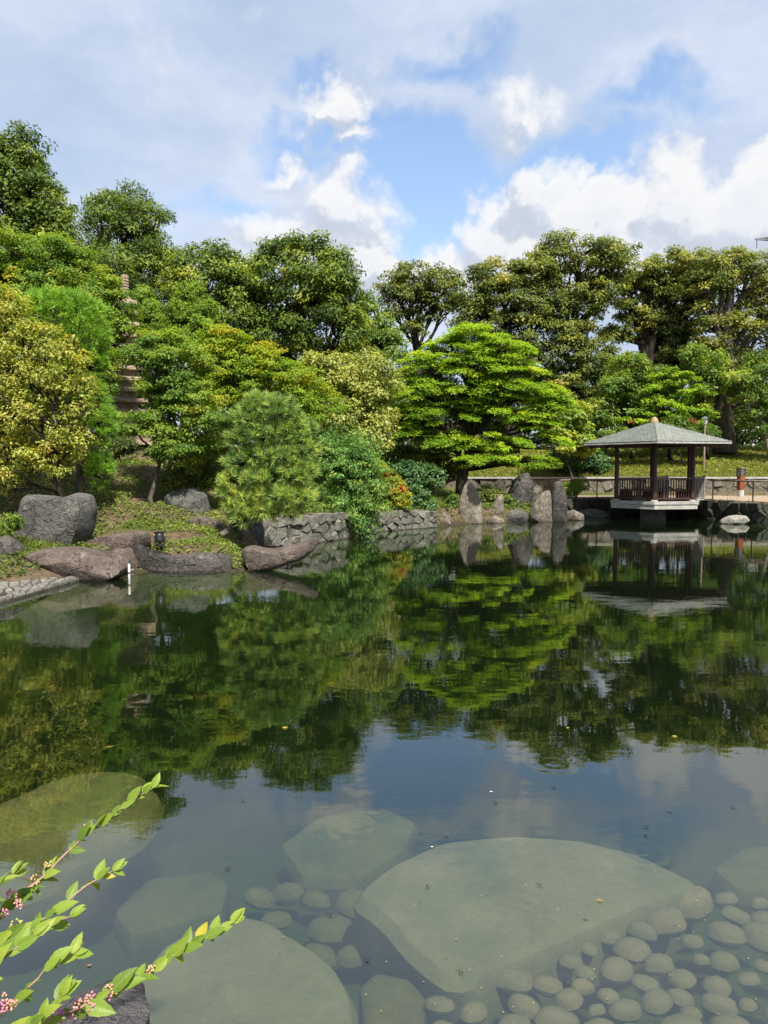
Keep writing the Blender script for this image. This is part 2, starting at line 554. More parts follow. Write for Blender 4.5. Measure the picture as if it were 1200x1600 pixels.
# leaves by kind
L = {}
L['maple'] = leaf_mat('maple leaves', [(0.053, 0.124, 0.017), (0.132, 0.251, 0.026), (0.238, 0.391, 0.035), (0.362, 0.492, 0.045), (0.477, 0.521, 0.051)], 0.6, 0.2, 0.42)
L['maple_mid'] = leaf_mat('mid green maple leaves', [(0.040, 0.093, 0.019), (0.093, 0.181, 0.029), (0.170, 0.278, 0.040), (0.278, 0.370, 0.052), (0.444, 0.407, 0.056)], 0.6, 0.2, 0.4)
L['maple_yellow'] = leaf_mat('yellow green maple leaves', [(0.058, 0.123, 0.012), (0.126, 0.224, 0.018), (0.210, 0.314, 0.022), (0.304, 0.381, 0.028), (0.441, 0.336, 0.035)], 0.6, 0.2, 0.42)
L['gold'] = leaf_mat('golden leaves', [(0.055, 0.085, 0.014), (0.16, 0.205, 0.03), (0.32, 0.35, 0.06), (0.46, 0.45, 0.10), (0.56, 0.43, 0.085)], 0.5, 0.25, 0.35)
L['varieg'] = leaf_mat('variegated leaves', [(0.034, 0.063, 0.014), (0.115, 0.161, 0.029), (0.265, 0.310, 0.057), (0.402, 0.425, 0.098), (0.506, 0.483, 0.138)], 0.45, 0.35, 0.3)
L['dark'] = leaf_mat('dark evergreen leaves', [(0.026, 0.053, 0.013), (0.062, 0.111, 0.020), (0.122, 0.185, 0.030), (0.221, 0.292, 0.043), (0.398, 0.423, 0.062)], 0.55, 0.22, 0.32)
L['ever'] = leaf_mat('olive evergreen leaves', [(0.043, 0.074, 0.022), (0.101, 0.143, 0.037), (0.189, 0.227, 0.051), (0.315, 0.335, 0.066), (0.484, 0.394, 0.091)], 0.55, 0.22, 0.32)
L['fresh'] = leaf_mat('fresh green leaves', [(0.043, 0.089, 0.015), (0.094, 0.172, 0.028), (0.169, 0.262, 0.040), (0.271, 0.359, 0.055), (0.424, 0.448, 0.077)], 0.5, 0.3, 0.38)
L['bluegreen'] = leaf_mat('blue green leaves', [(0.028, 0.082, 0.022), (0.067, 0.173, 0.040), (0.134, 0.259, 0.058), (0.213, 0.346, 0.065), (0.302, 0.403, 0.065)], 0.5, 0.25, 0.25)
L['conifer'] = leaf_mat('conifer leaves', [(0.038, 0.086, 0.010), (0.085, 0.165, 0.015), (0.161, 0.259, 0.022), (0.246, 0.337, 0.027)], 0.6, 0.2, 0.25)
L['needle'] = leaf_mat('pine needles', [(0.068, 0.137, 0.046), (0.148, 0.262, 0.068), (0.274, 0.398, 0.096), (0.456, 0.558, 0.114), (0.638, 0.570, 0.137)], 0.55, 0.25, 0.2)
L['needle_green'] = leaf_mat('green pine needles', [(0.064, 0.157, 0.022), (0.144, 0.296, 0.034), (0.256, 0.444, 0.047), (0.400, 0.578, 0.066)], 0.55, 0.25, 0.2)
L['azalea'] = leaf_mat('azalea leaves', [(0.060, 0.108, 0.012), (0.144, 0.216, 0.022), (0.252, 0.312, 0.026), (0.384, 0.372, 0.036), (0.576, 0.156, 0.036)], 0.55, 0.25, 0.35)
L['glossy'] = leaf_mat('glossy dark leaves', [(0.020, 0.058, 0.020), (0.047, 0.109, 0.034), (0.084, 0.168, 0.050), (0.143, 0.252, 0.071)], 0.46, 0.3, 0.2)
L['cover'] = leaf_mat('ground cover leaves', [(0.030, 0.054, 0.012), (0.078, 0.126, 0.019), (0.144, 0.204, 0.031), (0.228, 0.282, 0.048), (0.288, 0.228, 0.072)], 0.55, 0.25, 0.3)
L['grass'] = leaf_mat('bank grass blades', [(0.048, 0.072, 0.014), (0.108, 0.150, 0.022), (0.180, 0.222, 0.031), (0.252, 0.264, 0.043), (0.312, 0.240, 0.084)], 0.6, 0.2, 0.3)
L['litter'] = leaf_mat('fallen leaves', [(0.06, 0.035, 0.02), (0.14, 0.08, 0.045), (0.24, 0.15, 0.085), (0.36, 0.26, 0.16)], 0.8, 0.15, 0.05)
L['flower'] = leaf_mat('red flowers', [(0.35, 0.015, 0.03), (0.5, 0.03, 0.06), (0.55, 0.10, 0.12)], 0.6, 0.2, 0.3)
L['weed'] = leaf_mat('water weed', [(0.03, 0.035, 0.008), (0.07, 0.075, 0.014), (0.12, 0.12, 0.022), (0.18, 0.165, 0.04)], 0.7, 0.1, 0.2)

# ------------------------------------------------------------------ ground, pond, path
SHORE = [(-9, 2.5), (-8.2, 6), (-7.0, 8.4), (-5.75, 10.3), (-5.45, 11.3), (-5.3, 12.3), (-4.9, 13.0), (-4.7, 13.45), (-4.2, 13.45), (-2.75, 13.35), (-2.5, 14.4),
         (-3.0, 17.0), (-2.1, 18.5), (-1.2, 19.9), (-0.2, 22.5), (1.5, 23.9), (2.6, 25.6), (4.8, 27.0), (7.1, 28.6), (8.4, 30.2), (9.6, 31.3),
         (12.2, 31.6), (13.3, 29.9), (13.25, 28.8), (14.3, 26.6), (20, 24.0), (26, 20), (27, 10), (20, 2.2), (8, 1.3), (2, 1.15), (-1.5, 1.2), (-5, 1.4)]
SH = np.array(SHORE)


def shore_dist(x, y):
    """signed distance to the shoreline: positive on land"""
    x = np.asarray(x, float); y = np.asarray(y, float)
    best = np.full(x.shape, 1e9)
    inside = np.zeros(x.shape, bool)
    n = len(SH)
    for i in range(n):
        a, b = SH[i], SH[(i + 1) % n]
        ab = b - a
        t = np.clip(((x - a[0]) * ab[0] + (y - a[1]) * ab[1]) / (ab @ ab), 0, 1)
        best = np.minimum(best, np.hypot(x - a[0] - t * ab[0], y - a[1] - t * ab[1]))
        cond = ((a[1] > y) != (b[1] > y))
        with np.errstate(divide='ignore', invalid='ignore'):
            xi = a[0] + (y - a[1]) / (b[1] - a[1] + 1e-12) * ab[0]
        inside ^= cond & (x < xi)
    return np.where(inside, -best, best)


CTRL = np.array([(-5.4, 12.6, .22), (-5.9, 11.6, .20), (-6.4, 10.9, .24), (-5.0, 13.9, .36), (-4.2, 14.0, .46), (-3.2, 14.2, .44), (-6.2, 12.6, .45), (-6.2, 13.6, .52), (-7.5, 13, .8), (-7, 10, .40), (-8, 9, .45),
                 (-4.6, 15.2, .62), (-3.4, 15.3, .58), (-3.6, 16.6, .8), (-5.4, 16.5, 1.12), (-6.6, 16.5, 1.4), (-6.6, 19, 2.15), (-8.4, 17, 2.0), (-9, 14, 1.5), (-13, 15, 2.2), (-14, 10, 1.2),
                 (-3.4, 18.5, 1.0), (-4.4, 20, 1.6), (-2.2, 19.5, .78), (-1.8, 22, .85), (-.6, 24, .66), (1, 25, .62), (-3, 24, 1.5), (-8, 24, 3.0), (-15, 25, 3.9),
                 (3, 27.4, .5), (5, 28.6, .5), (6.5, 30, .62), (3, 31, .74), (0, 29, 1.1), (-4, 30, 2.0), (0, 34, 1.2), (-10, 34, 3.4), (-20, 40, 4), (-4, 42, 2.9), (-30, 20, 4), (-30, 60, 4),
                 (-10, 3, .35), (-12, -4, .5), (0, 0, .42), (0, -4, .5), (8, -3, .5), (20, -3, .6), (30, 5, .7), (32, 20, .8), (0.5, 40, 2.4), (0, 60, 3.2)])


def ground_z(x, y):
    x = np.asarray(x, float); y = np.asarray(y, float)
    sh = shore_dist(x, y)
    num = np.zeros(x.shape); den = np.zeros(x.shape)
    for cx, cy, cz in CTRL:
        w = 1.0 / ((x - cx) ** 2 + (y - cy) ** 2 + 0.5) ** 1.9
        num += w * cz; den += w
    z = num / den
    # path platform on the far right
    f = np.clip((x - 5.6) / 1.6, 0, 1); f = f * f * (3 - 2 * f)
    z = z * (1 - f) + 0.745 * f
    # bank behind the retaining wall
    up = 1.56 + np.clip((y - 34.6) / 7.6, 0, 1) ** 0.9 * 1.6 + np.clip(y - 43, 0, 60) * 0.006
    g = np.clip((y - 34.45) / 0.15, 0, 1) * np.clip((x + 1.0) / 3.0, 0, 1)
    z = z * (1 - g) + up * g
    wd = np.where((x > -3.3) & (y > 16.4), 0.22, 1.1)
    wd = np.where(y < 3.0, 0.5, wd)
    wd = np.where((y < 14.2) & (x < -2) & (y > 3), 0.75, wd)
    e = np.clip(sh / wd, 0, 1); e = e * e * (3 - 2 * e)
    land = 0.02 + (z - 0.02) * e
    near = np.clip((y - 3.4) / 5.0, 0, 1); near = near * near * (3 - 2 * near)
    deep = -0.66 * (1 - near) - 1.5 * near
    bed = np.maximum(deep, sh * 0.55 - 0.02)
    return np.where(sh > 0, land, bed)


def gz(x, y):
    return float(ground_z(np.array([x]), np.array([y]))[0])


def axis(lo, hi, step, far):
    core = list(np.arange(lo, hi + 1e-6, step))
    a, s, out = lo, step, []
    while a > -far:
        s *= 1.45; a -= s; out.append(a)
    b, s, out2 = core[-1], step, []
    while b < far:
        s *= 1.45; b += s; out2.append(b)
    return np.array(out[::-1] + core + out2)


def build_ground():
    xs = axis(-15, 22, 0.25, 1500)
    ys = axis(0, 40, 0.25, 1500)
    X, Y = np.meshgrid(xs, ys)
    Z = ground_z(X, Y)
    sh = shore_dist(X, Y)
    rough = np.array([0.0])
    P = np.stack([X.ravel(), Y.ravel(), Z.ravel()], 1)
    far = np.hypot(P[:, 0], P[:, 1] - 20) > 60
    nz = np.array([mnoise.noise(Vector((p[0] * 0.9, p[1] * 0.9, 0))) + 0.5 * mnoise.noise(Vector((p[0] * 2.7, p[1] * 2.7, 5))) if not f else 0 for p, f in zip(P, far)])
    amp = np.where(sh.ravel() > 0.3, 0.05, 0.015)
    flat = (P[:, 0] > 5.6) & (P[:, 1] < 34.6) & (P[:, 1] > 3)
    amp = np.where(flat, 0.0, amp)
    P[:, 2] += nz * amp
    nx, ny = len(xs), len(ys)
    I = np.arange(nx * ny).reshape(ny, nx)
    F = np.stack([I[:-1, :-1].ravel(), I[:-1, 1:].ravel(), I[1:, 1:].ravel(), I[1:, :-1].ravel()], 1)
    m, k = new_mat('soil and moss')
    v = k.coord()
    n1 = k.noise(v, 0.8, 5, 0.6); n2 = k.noise(v, 5, 6, 0.65); n3 = k.noise(v, 30, 4, 0.65)
    c = k.ramp(n2, [(0.3, (0.045, 0.032, 0.019)), (0.5, (0.094, 0.068, 0.041)), (0.7, (0.150, 0.112, 0.071))])
    c = k.mix(k.math('MULTIPLY', k.smooth(n3, 0.5, 0.7), 0.5), c, (0.20, 0.145, 0.09))
    g = k.ramp(n3, [(0.35, (0.035, 0.05, 0.012)), (0.65, (0.085, 0.10, 0.022))])
    c = k.mix(k.smooth(n1, 0.50, 0.60), c, g)
    z = k.n('ShaderNodeSeparateXYZ'); k.put(z.inputs[0], v)
    c = k.mix(k.math('MULTIPLY', k.smooth(k.math('ADD', z.outputs[2], k.math('MULTIPLY', n2, .12)), 0.24, 0.10), .8), c, (0.035, 0.03, 0.02))
    silt = k.ramp(n1, [(0.35, (0.06, 0.075, 0.03)), (0.65, (0.11, 0.12, 0.055))])
    c = k.mix(k.smooth(z.outputs[2], 0.0, -0.12), c, silt)
    k.out(k.principled(c, 0.95, 0.1, k.bump(k.math('ADD', n2, n3), 0.6, 0.05)))
    o = obj('ground', mesh_np('ground', P, F, m, smooth=True))
    tag(o, 'soil and mossy banks around the pond with its silty bed', None, None, 'structure')
    return o


ground = build_ground()


def build_water():
    m, k = new_mat('pond water')
    pos = k.coord('Object')
    a = k.noise(k.vmath('MULTIPLY', pos, (1.0, 1.6, 1)), 1.6, 2, 0.5)
    b = k.noise(k.vmath('MULTIPLY', pos, (1.0, 1.9, 1)), 7, 3, 0.5)
    calm = k.smooth(k.noise(pos, 0.35, 2), 0.35, 0.65, 0.25, 1.0)
    h = k.math('ADD', k.math('MULTIPLY', a, 0.0016), k.math('MULTIPLY', k.math('MULTIPLY', b, calm), 0.00055))
    for (px, py, amp, rad) in ((865, 1192, 0.00006, 0.45), (1015, 950, 0.00008, 0.5), (1000, 1330, 0.0001, 0.35), (560, 1290, 0.0001, .3), (330, 1130, .00012, .35)):
        c = gnd(px, py)
        dd = k.vmath('DISTANCE', pos, tuple(c))
        wv = k.math('SINE', k.math('MULTIPLY', dd, 75.0))
        env = k.smooth(dd, rad * 0.15, rad, 1.0, 0.0)
        h = k.math('ADD', h, k.math('MULTIPLY', k.math('MULTIPLY', wv, env), amp))
    nrm = k.bump(h, 1.0, 1.0)
    fr = k.n('ShaderNodeFresnel')
    # rays leave the water unbent here, so the reflectance must be the same from both sides
    bf = k.n('ShaderNodeNewGeometry').outputs['Backfacing']
    ior = k.math('ADD', k.math('MULTIPLY', bf, 1 / 2.2 - 2.2), 2.2)
    k.t.links.new(ior, fr.inputs['IOR'])
    k.t.links.new(nrm, fr.inputs['Normal'])
    gl = k.n('ShaderNodeBsdfGlossy')
    gl.inputs['Roughness'].default_value = 0.012
    gl.inputs['Color'].default_value = (0.95, 0.98, 0.97, 1)
    k.t.links.new(nrm, gl.inputs['Normal'])
    tr = k.n('ShaderNodeBsdfTransparent')
    tr.inputs[0].default_value = (0.86, 0.93, 0.84, 1)
    df = k.n('ShaderNodeBsdfDiffuse')
    df.inputs[0].default_value = (0.035, 0.066, 0.028, 1)
    body = k.n('ShaderNodeMixShader')
    body.inputs[0].default_value = 0.07
    k.t.links.new(tr.outputs[0], body.inputs[1])
    k.t.links.new(df.outputs[0], body.inputs[2])
    mx = k.n('ShaderNodeMixShader')
    k.t.links.new(fr.outputs[0], mx.inputs[0])
    k.t.links.new(body.outputs[0], mx.inputs[1])
    k.t.links.new(gl.outputs[0], mx.inputs[2])
    ab = k.n('ShaderNodeVolumeAbsorption')
    ab.inputs['Color'].default_value = (0.60, 0.68, 0.42, 1)
    ab.inputs['Density'].default_value = 1.7
    k.out(mx.outputs[0], ab.outputs[0])
    b = MB()
    b.box((9, 17, -1.25), (21, 17, 1.25))
    o = obj('water', b.mesh('water', m))
    tag(o, 'still green pond water reflecting the trees and clouds', None, None, 'structure')


build_water()


def build_path():
    pts_in = [(7.0, 29.3), (8.3, 30.6), (9.5, 31.7), (12.3, 32.0), (13.7, 30.0), (13.65, 28.9), (14.6, 26.9), (20.2, 24.4), (30, 21)]
    pts_out = [(6.2, 34.4), (8.3, 34.4), (9.5, 34.4), (12.3, 34.4), (14.5, 34.4), (15.5, 34.4), (18, 34.4), (24, 34.4), (34, 34.4)]
    vs, fs = [], []
    for (a, b) in zip(pts_in, pts_out):
        for t in (0, .33, .66, 1):
            vs.append((a[0] + (b[0] - a[0]) * t, a[1] + (b[1] - a[1]) * t, 0.752))
    for i in range(len(pts_in) - 1):
        for j in range(3):
            fs.append((i * 4 + j, (i + 1) * 4 + j, (i + 1) * 4 + j + 1, i * 4 + j + 1))
    m = plain_mat('sandy path', (0.216, 0.164, 0.116), (0.320, 0.256, 0.188), 9, 0.95, 0.1, 0.4)
    tag(obj('path', mesh_np('path', np.array(vs), np.array(fs), m)), 'sandy footpath between the pond and the retaining wall', None, None, 'structure')


build_path()


# ------------------------------------------------------------------ rocks
def resample(poly, n):
    p = np.array(poly, float)
    q = np.vstack([p, p[:1]])
    seg = np.hypot(*(q[1:] - q[:-1]).T)
    s = np.concatenate([[0], np.cumsum(seg)])
    t = np.linspace(0, s[-1], n, endpoint=False)
    out = np.stack([np.interp(t, s, q[:, 0]), np.interp(t, s, q[:, 1])], 1)
    for _ in range(1):   # round the corners a little
        out = 0.5 * out + 0.25 * (np.roll(out, 1, 0) + np.roll(out, -1, 0))
    return out


def inflate(outline, t0, t1, power, n=56, rings=9, amp=0.03, freq=1.6, seed=0, facets=9):
    """solid with the given outline in (u,v); thickness t0 towards +w and t1 towards -w"""
    ol = resample(outline, n)
    c = ol.mean(0)
    V, F = [], []
    ss = np.linspace(0, 1, rings + 1)[1:] ** 0.5
    def side(sign, t):
        idx = []
        base = len(V)
        V.append((c[0], c[1], sign * t))
        for s in ss:
            h = t * max(0.0, 1 - s ** power) ** (1 / power)
            for p in ol:
                q = c + (p - c) * s
                V.append((q[0], q[1], sign * h))
        for j in range(n):
            f = (base, base + 1 + j, base + 1 + (j + 1) % n)
            F.append(f if sign > 0 else f[::-1])
        for r in range(len(ss) - 1):
            for j in range(n):
                a = base + 1 + r * n + j; b = base + 1 + r * n + (j + 1) % n
                f = (a, a + n, b + n, b)
                F.append(f if sign > 0 else f[::-1])
    side(1, t0)
    side(-1, t1)
    V = np.array(V)
    size = max(np.ptp(ol[:, 0]), np.ptp(ol[:, 1]))
    off = Vector((seed * 3.7, seed * 1.3, seed * 5.1))
    for i, p in enumerate(V):
        v = Vector(p) + off
        q = v * (freq / size * 1.0)
        d = Vector((mnoise.noise(q * 1.7), mnoise.noise(q * 1.7 + Vector((9, 2, 4))), mnoise.noise(q * 1.7 + Vector((3, 8, 1)))))
        r = fbm(q, 5, 3.4, 0.62)
        rid = 1 - abs(mnoise.noise(q * 2.3 + Vector((5, 5, 5)))) * 2
        V[i] = p + np.array(d) * amp * size * 0.9 + np.array((r, r, r * 1.3)) * amp * size * 0.60 + np.array((0, 0, rid)) * amp * size * 0.35
    rg = np.random.default_rng(seed + 500)
    for _ in range(facets):
        nn = rg.normal(size=3) * (0.8, 0.8, 1.0)
        nn[2] += (0.5 if nn[2] > 0 else -0.5)
        nn /= np.linalg.norm(nn)
        pr = (V - V.mean(0)) @ nn
        lim = pr.max() * rg.uniform(.70, .93)
        V = V - nn * (np.maximum(0, pr - lim) * .88)[:, None]
    return V, F


def finish_rock(name, V, F, mat, label, cat, group, loc):
    me = bpy.data.meshes.new(name)
    me.from_pydata([tuple(v) for v in V], [], F)
    bm = bmesh.new(); bm.from_mesh(me)
    bmesh.ops.remove_doubles(bm, verts=bm.verts, dist=0.0015)
    bmesh.ops.recalc_face_normals(bm, faces=bm.faces)
    bm.to_mesh(me); bm.free()
    me.polygons.foreach_set('use_smooth', [True] * len(me.polygons))
    me.set_sharp_from_angle(angle=math.radians(34))
    me.materials.append(mat)
    o = obj(name, me, None, loc)
    return tag(o, label, cat, group)


def standing(px_outline, Y, thick, mat, label, seed, power=2.6, amp=0.03, cat='rock', group='rocks along the pond edge', sink=0.0, name='rock', yaw=0.0):
    """rock whose front outline is seen in the photograph, at distance Y; solid, thick metres deep"""
    w = np.array([at(x, y, Y) for x, y in px_outline])
    cx, cz = w[:, 0].mean(), w[:, 2].min()
    ol = np.stack([w[:, 0] - cx, w[:, 2] - cz], 1)
    low = ol[:, 1] < 0.12 * np.ptp(ol[:, 1])
    ol[low, 1] -= sink
    V, F = inflate(ol, thick * 0.5, thick * 0.5, power, amp=amp, seed=seed)
    V3 = np.stack([V[:, 0], -V[:, 2], V[:, 1]], 1)
    ca, sa = math.cos(yaw), math.sin(yaw)
    V3 = np.stack([V3[:, 0] * ca - V3[:, 1] * sa, V3[:, 0] * sa + V3[:, 1] * ca, V3[:, 2]], 1)
    return finish_rock(name, V3, [f[::-1] for f in F], mat, label, cat, group, (cx, Y + thick * 0.5, cz))


def lying(plan, z_mid, up, down, mat, label, seed, power=3.0, amp=0.02, cat='rock', group='rocks along the pond edge', name='rock', tilt=(0, 0), facets=9):
    """flat rock given by its plan outline (world x, y)"""
    p = np.array(plan, float)
    c = p.mean(0)
    V, F = inflate(p - c, up, down, power, amp=amp, seed=seed, facets=facets)
    V[:, 2] += V[:, 0] * tilt[0] + V[:, 1] * tilt[1]
    return finish_rock(name, V, F, mat, label, cat, group, (c[0], c[1], z_mid))


def plan_px(pts, z):
    return [tuple(gnd(x, y, z)[:2]) for x, y in pts]


def build_rocks():
    st = standing
    # left bank
    st([(4, 786), (20, 773), (62, 776), (92, 778), (108, 769), (124, 771), (131, 796), (126, 830), (112, 850), (54, 858), (8, 854), (-4, 820)], 13.3, 0.9, M['rock_grey'],
       'big grey boulder with a stepped top under the golden tree', 104, 4.6, 0.024, sink=0.15, yaw=-0.15)
    st([(-30, 845), (-5, 838), (12, 850), (20, 868), (12, 886), (-30, 890)], 12.3, 0.7, M['rock_dark'], 'dark rock cut off by the left edge beside the pale paving', 5, 2.6, 0.04, sink=0.1)
    st([(6, 884), (16, 871), (44, 863), (80, 859), (126, 862), (160, 871), (181, 886), (182, 897), (160, 905), (110, 911), (60, 909), (18, 900)], 12.1, 1.1, M['rock_brown'],
       'long flat brown rock at the water beside the pale paving stones', 7, 6.5, 0.011, sink=0.08, yaw=.12)
    st([(124, 848), (150, 839), (200, 832), (220, 834), (230, 844), (220, 858), (207, 872), (165, 876), (148, 868)], 13.55, 0.9, M['rock_brown'],
       'flat topped brown step rock behind the long flat rock', 8, 6.0, 0.014, sink=.1)
    st([(163, 866), (175, 857), (195, 857), (210, 868), (214, 896), (190, 898), (165, 895)], 13.35, 0.55, M['rock_brown'], 'rounded brown rock beside the white stake at the water', 9, 2.6, 0.03, sink=0.1)
    st([(198, 852), (208, 848), (219, 858), (224, 868), (262, 871), (310, 866), (362, 868), (366, 893), (340, 896), (230, 899), (208, 886)], 13.3, 0.5, M['rock_dark'],
       'long dark kerb rock with an upturned left end at the waterline', 11, 4.2, 0.018, sink=0.12)
    st([(366, 866), (380, 856), (420, 862), (450, 858), (475, 850), (494, 843), (497, 850), (488, 864), (466, 880), (448, 884), (420, 890), (385, 893), (368, 884)], 13.5, 0.75, M['rock_brown'],
       'boat shaped reddish rock jutting over the water', 12, 3.2, 0.014, sink=0.04, yaw=0.2)
    st([(251, 776), (262, 767), (300, 763), (316, 772), (322, 800), (318, 812), (252, 806)], 16.6, 0.8, M['rock_grey'], 'squarish grey boulder behind the ground cover beside the young maple', 14, 3.6, 0.03, sink=0.25)
    st([(288, 812), (310, 806), (338, 815), (352, 828), (340, 840), (296, 828)], 15.7, 0.45, M['rock_brown'], 'low flat brown stone beside the leaning pine trunk', 15, 3, 0.03, sink=0.1)
    st([(362, 806), (380, 792), (402, 800), (410, 830), (408, 852), (372, 850), (360, 835)], 16.6, 0.7, M['rock_dark'], 'dark brown boulder at the left end of the low stone wall', 16, 3.0, 0.03, sink=0.25)
    # far shore
    st([(672, 797), (690, 795), (706, 806), (708, 824), (674, 824)], 25.0, 0.9, M['rock_tan'], 'square tan block at the right end of the low stone wall', 20, 5, 0.02, sink=0.2)
    st([(698, 782), (703, 786), (712, 810), (718, 820), (700, 821)], 25.7, 0.3, M['rock_grey'], 'thin pointed grey stone beside the square tan block', 21, 2.6, 0.03, sink=0.2)
    st([(715, 800), (717, 775), (724, 757), (734, 750), (745, 760), (752, 782), (757, 800), (757, 820), (722, 821)], 25.8, 0.65, M['rock_stained'],
       'tall pointed tan standing stone with a black stained top', 22, 2.8, 0.022, sink=0.3)
    st([(761, 806), (770, 790), (780, 773), (788, 770), (789, 800), (782, 812), (762, 812)], 26.8, 0.4, M['rock_tan'], 'leaning triangular slab right of the black stained standing stone', 23, 2.8, 0.025, sink=0.3)
    st([(762, 812), (774, 806), (790, 812), (791, 819), (762, 819)], 26.1, 0.5, M['rock_tan'], 'low tan rock at the waterline under the leaning slab', 24, 2.6, 0.04, sink=0.15)
    st([(790, 800), (796, 770), (806, 748), (820, 739), (832, 737), (836, 752), (834, 800)], 28.2, 0.75, M['rock_dark'], 'tallest dark standing stone at the back of the rock group', 25, 3.2, 0.028, sink=0.3)
    st([(828, 790), (836, 768), (846, 776), (850, 800), (832, 806)], 27.9, 0.4, M['rock_dark'], 'small dark slab wedged behind the broad tan stone', 26, 2.6, 0.03, sink=0.2)
    st([(788, 806), (798, 798), (812, 797), (826, 802), (828, 813), (790, 814)], 26.9, 0.6, M['rock_grey'], 'low dark grey boulder between the standing stones at the water', 27, 3, 0.03, sink=0.15)
    st([(828, 806), (836, 786), (850, 768), (862, 762), (868, 790), (868, 813), (830, 813)], 26.7, 0.6, M['rock_tan'], 'broad tan stone with a sloping left shoulder', 28, 3.0, 0.022, sink=0.3)
    st([(863, 812), (864, 770), (868, 753), (876, 749), (884, 755), (889, 790), (889, 812)], 26.6, 0.55, M['rock_dark'], 'upright pillar stone at the right end of the rock group', 29, 3.6, 0.018, sink=0.3)
    st([(889, 800), (900, 797), (914, 804), (919, 811), (889, 812)], 27.6, 0.7, M['rock_tan'], 'low tan rock right of the upright pillar stone', 30, 2.6, 0.03, sink=0.15)
    st([(905, 798), (930, 795), (950, 799), (956, 807), (945, 810), (906, 810)], 29.2, 0.7, M['rock_grey'], 'long low grey rock left of the gazebo pillar', 31, 3, 0.025, sink=0.15)
    st([(1132, 815), (1144, 806), (1170, 806), (1176, 812), (1172, 818), (1136, 819)], 25.6, 0.6, M['rock_pale'], 'pale cream rock in the water by the damp wall', 32, 2.8, 0.025, sink=0.06)
    # rock that breaks the surface at our feet
    o = lying(plan_px([(60, 1612), (100, 1565), (150, 1516), (186, 1494), (208, 1500), (226, 1526), (238, 1560), (232, 1600), (190, 1660), (90, 1680)], 0.05), 0.05, 0.07, 0.40, M['rock_split'],
          'dark split rock breaking the surface behind the beautyberry leaves', 33, 3.2, 0.030, cat='rock', facets=14)
    # sunk slabs
    g = 'sunken rocks seen through the water'
    lying(plan_px([(545, 1415), (600, 1370), (680, 1330), (800, 1314), (900, 1322), (1000, 1348), (1108, 1395), (1050, 1422), (960, 1455), (890, 1490), (800, 1530), (705, 1562), (645, 1512), (590, 1450)], -0.20), -0.20, 0.06, 0.30, M['sub_rock'], 'largest sunken slab, wide and pale under the water', 40, 6, 0.005, group=g, name='sunken_rock', facets=1)
    lying(plan_px([(432, 1335), (500, 1285), (600, 1272), (655, 1296), (640, 1340), (560, 1392), (470, 1388)], -0.56), -0.56, 0.07, 0.25, M['sub_rock'],
          'sunken slab under the white cloud reflection, left of the largest slab', 41, 5, 0.007, group=g, name='sunken_rock', facets=1)
    lying(plan_px([(205, 1560), (240, 1500), (310, 1458), (392, 1440), (450, 1472), (520, 1520), (560, 1580), (560, 1660), (460, 1720), (260, 1700)], -0.18), -0.18, 0.06, 0.22, M['sub_rock'],
          'cracked brown sunken slab at the bottom beside the split rock', 42, 5, 0.009, group=g, name='sunken_rock', facets=1)
    lying(plan_px([(175, 1440), (230, 1385), (330, 1372), (362, 1395), (350, 1440), (270, 1462), (200, 1480)], -0.56), -0.56, 0.07, 0.25, M['sub_rock'],
          'dim greenish sunken slab left of the cobbles behind the cracked one', 43, 4, 0.009, group=g, name='sunken_rock', facets=1)
    lying(plan_px([(-70, 1320), (0, 1272), (80, 1236), (160, 1217), (225, 1226), (262, 1262), (235, 1320), (160, 1370), (40, 1420), (-70, 1430)], -0.20), -0.20, 0.13, 0.4, M['sub_olive'],
          'olive brown mossy sunken boulder on the left behind the branches', 44, 3, 0.014, group=g, name='sunken_rock', facets=1)
    lying(plan_px([(560, 1560), (585, 1535), (640, 1545), (670, 1580), (660, 1650), (570, 1650)], -0.28), -0.28, 0.07, 0.25, M['sub_olive'],
          'small olive sunken slab at the bottom centre below the largest slab', 45, 4, 0.01, group=g, name='sunken_rock', facets=1)
    lying(plan_px([(1110, 1370), (1160, 1335), (1260, 1325), (1300, 1370), (1240, 1410), (1150, 1405)], -0.58), -0.58, 0.07, 0.25, M['sub_rock'],
          'dim sunken slab cut off by the right edge', 46, 4, 0.01, group=g, name='sunken_rock', facets=1)
    # cobbles on the bed: pieces of the ground
    rng = np.random.default_rng(8)
    meshes = []
    for i in range(6):
        a = np.linspace(0, 2 * math.pi, 14, endpoint=False)
        rr = 1 + rng.normal(0, 0.07, 14)
        V, F = inflate(np.stack([np.cos(a) * rr, np.sin(a) * rr * 0.75], 1), 0.62, 0.5, 2.1, n=18, rings=4, amp=0.02, seed=60 + i, facets=0)
        me = bpy.data.meshes.new('cobble')
        me.from_pydata([tuple(v) for v in V], [], F)
        me.polygons.foreach_set('use_smooth', [True] * len(me.polygons))
        me.materials.append(M['cobble'])
        meshes.append(me)
    slab = np.array([(545, 1415), (600, 1370), (680, 1330), (800, 1316), (900, 1325), (1000, 1350), (1105, 1395), (1050, 1422), (960, 1455), (890, 1490), (800, 1530), (705, 1562), (645, 1512), (590, 1450)])

    def inside(x, y, poly):
        r = False
        n = len(poly)
        for i in range(n):
            (x1, y1), (x2, y2) = poly[i], poly[(i + 1) % n]
            if (y1 > y) != (y2 > y) and x < x1 + (y - y1) / (y2 - y1) * (x2 - x1):
                r = not r
        return r
    placed = []

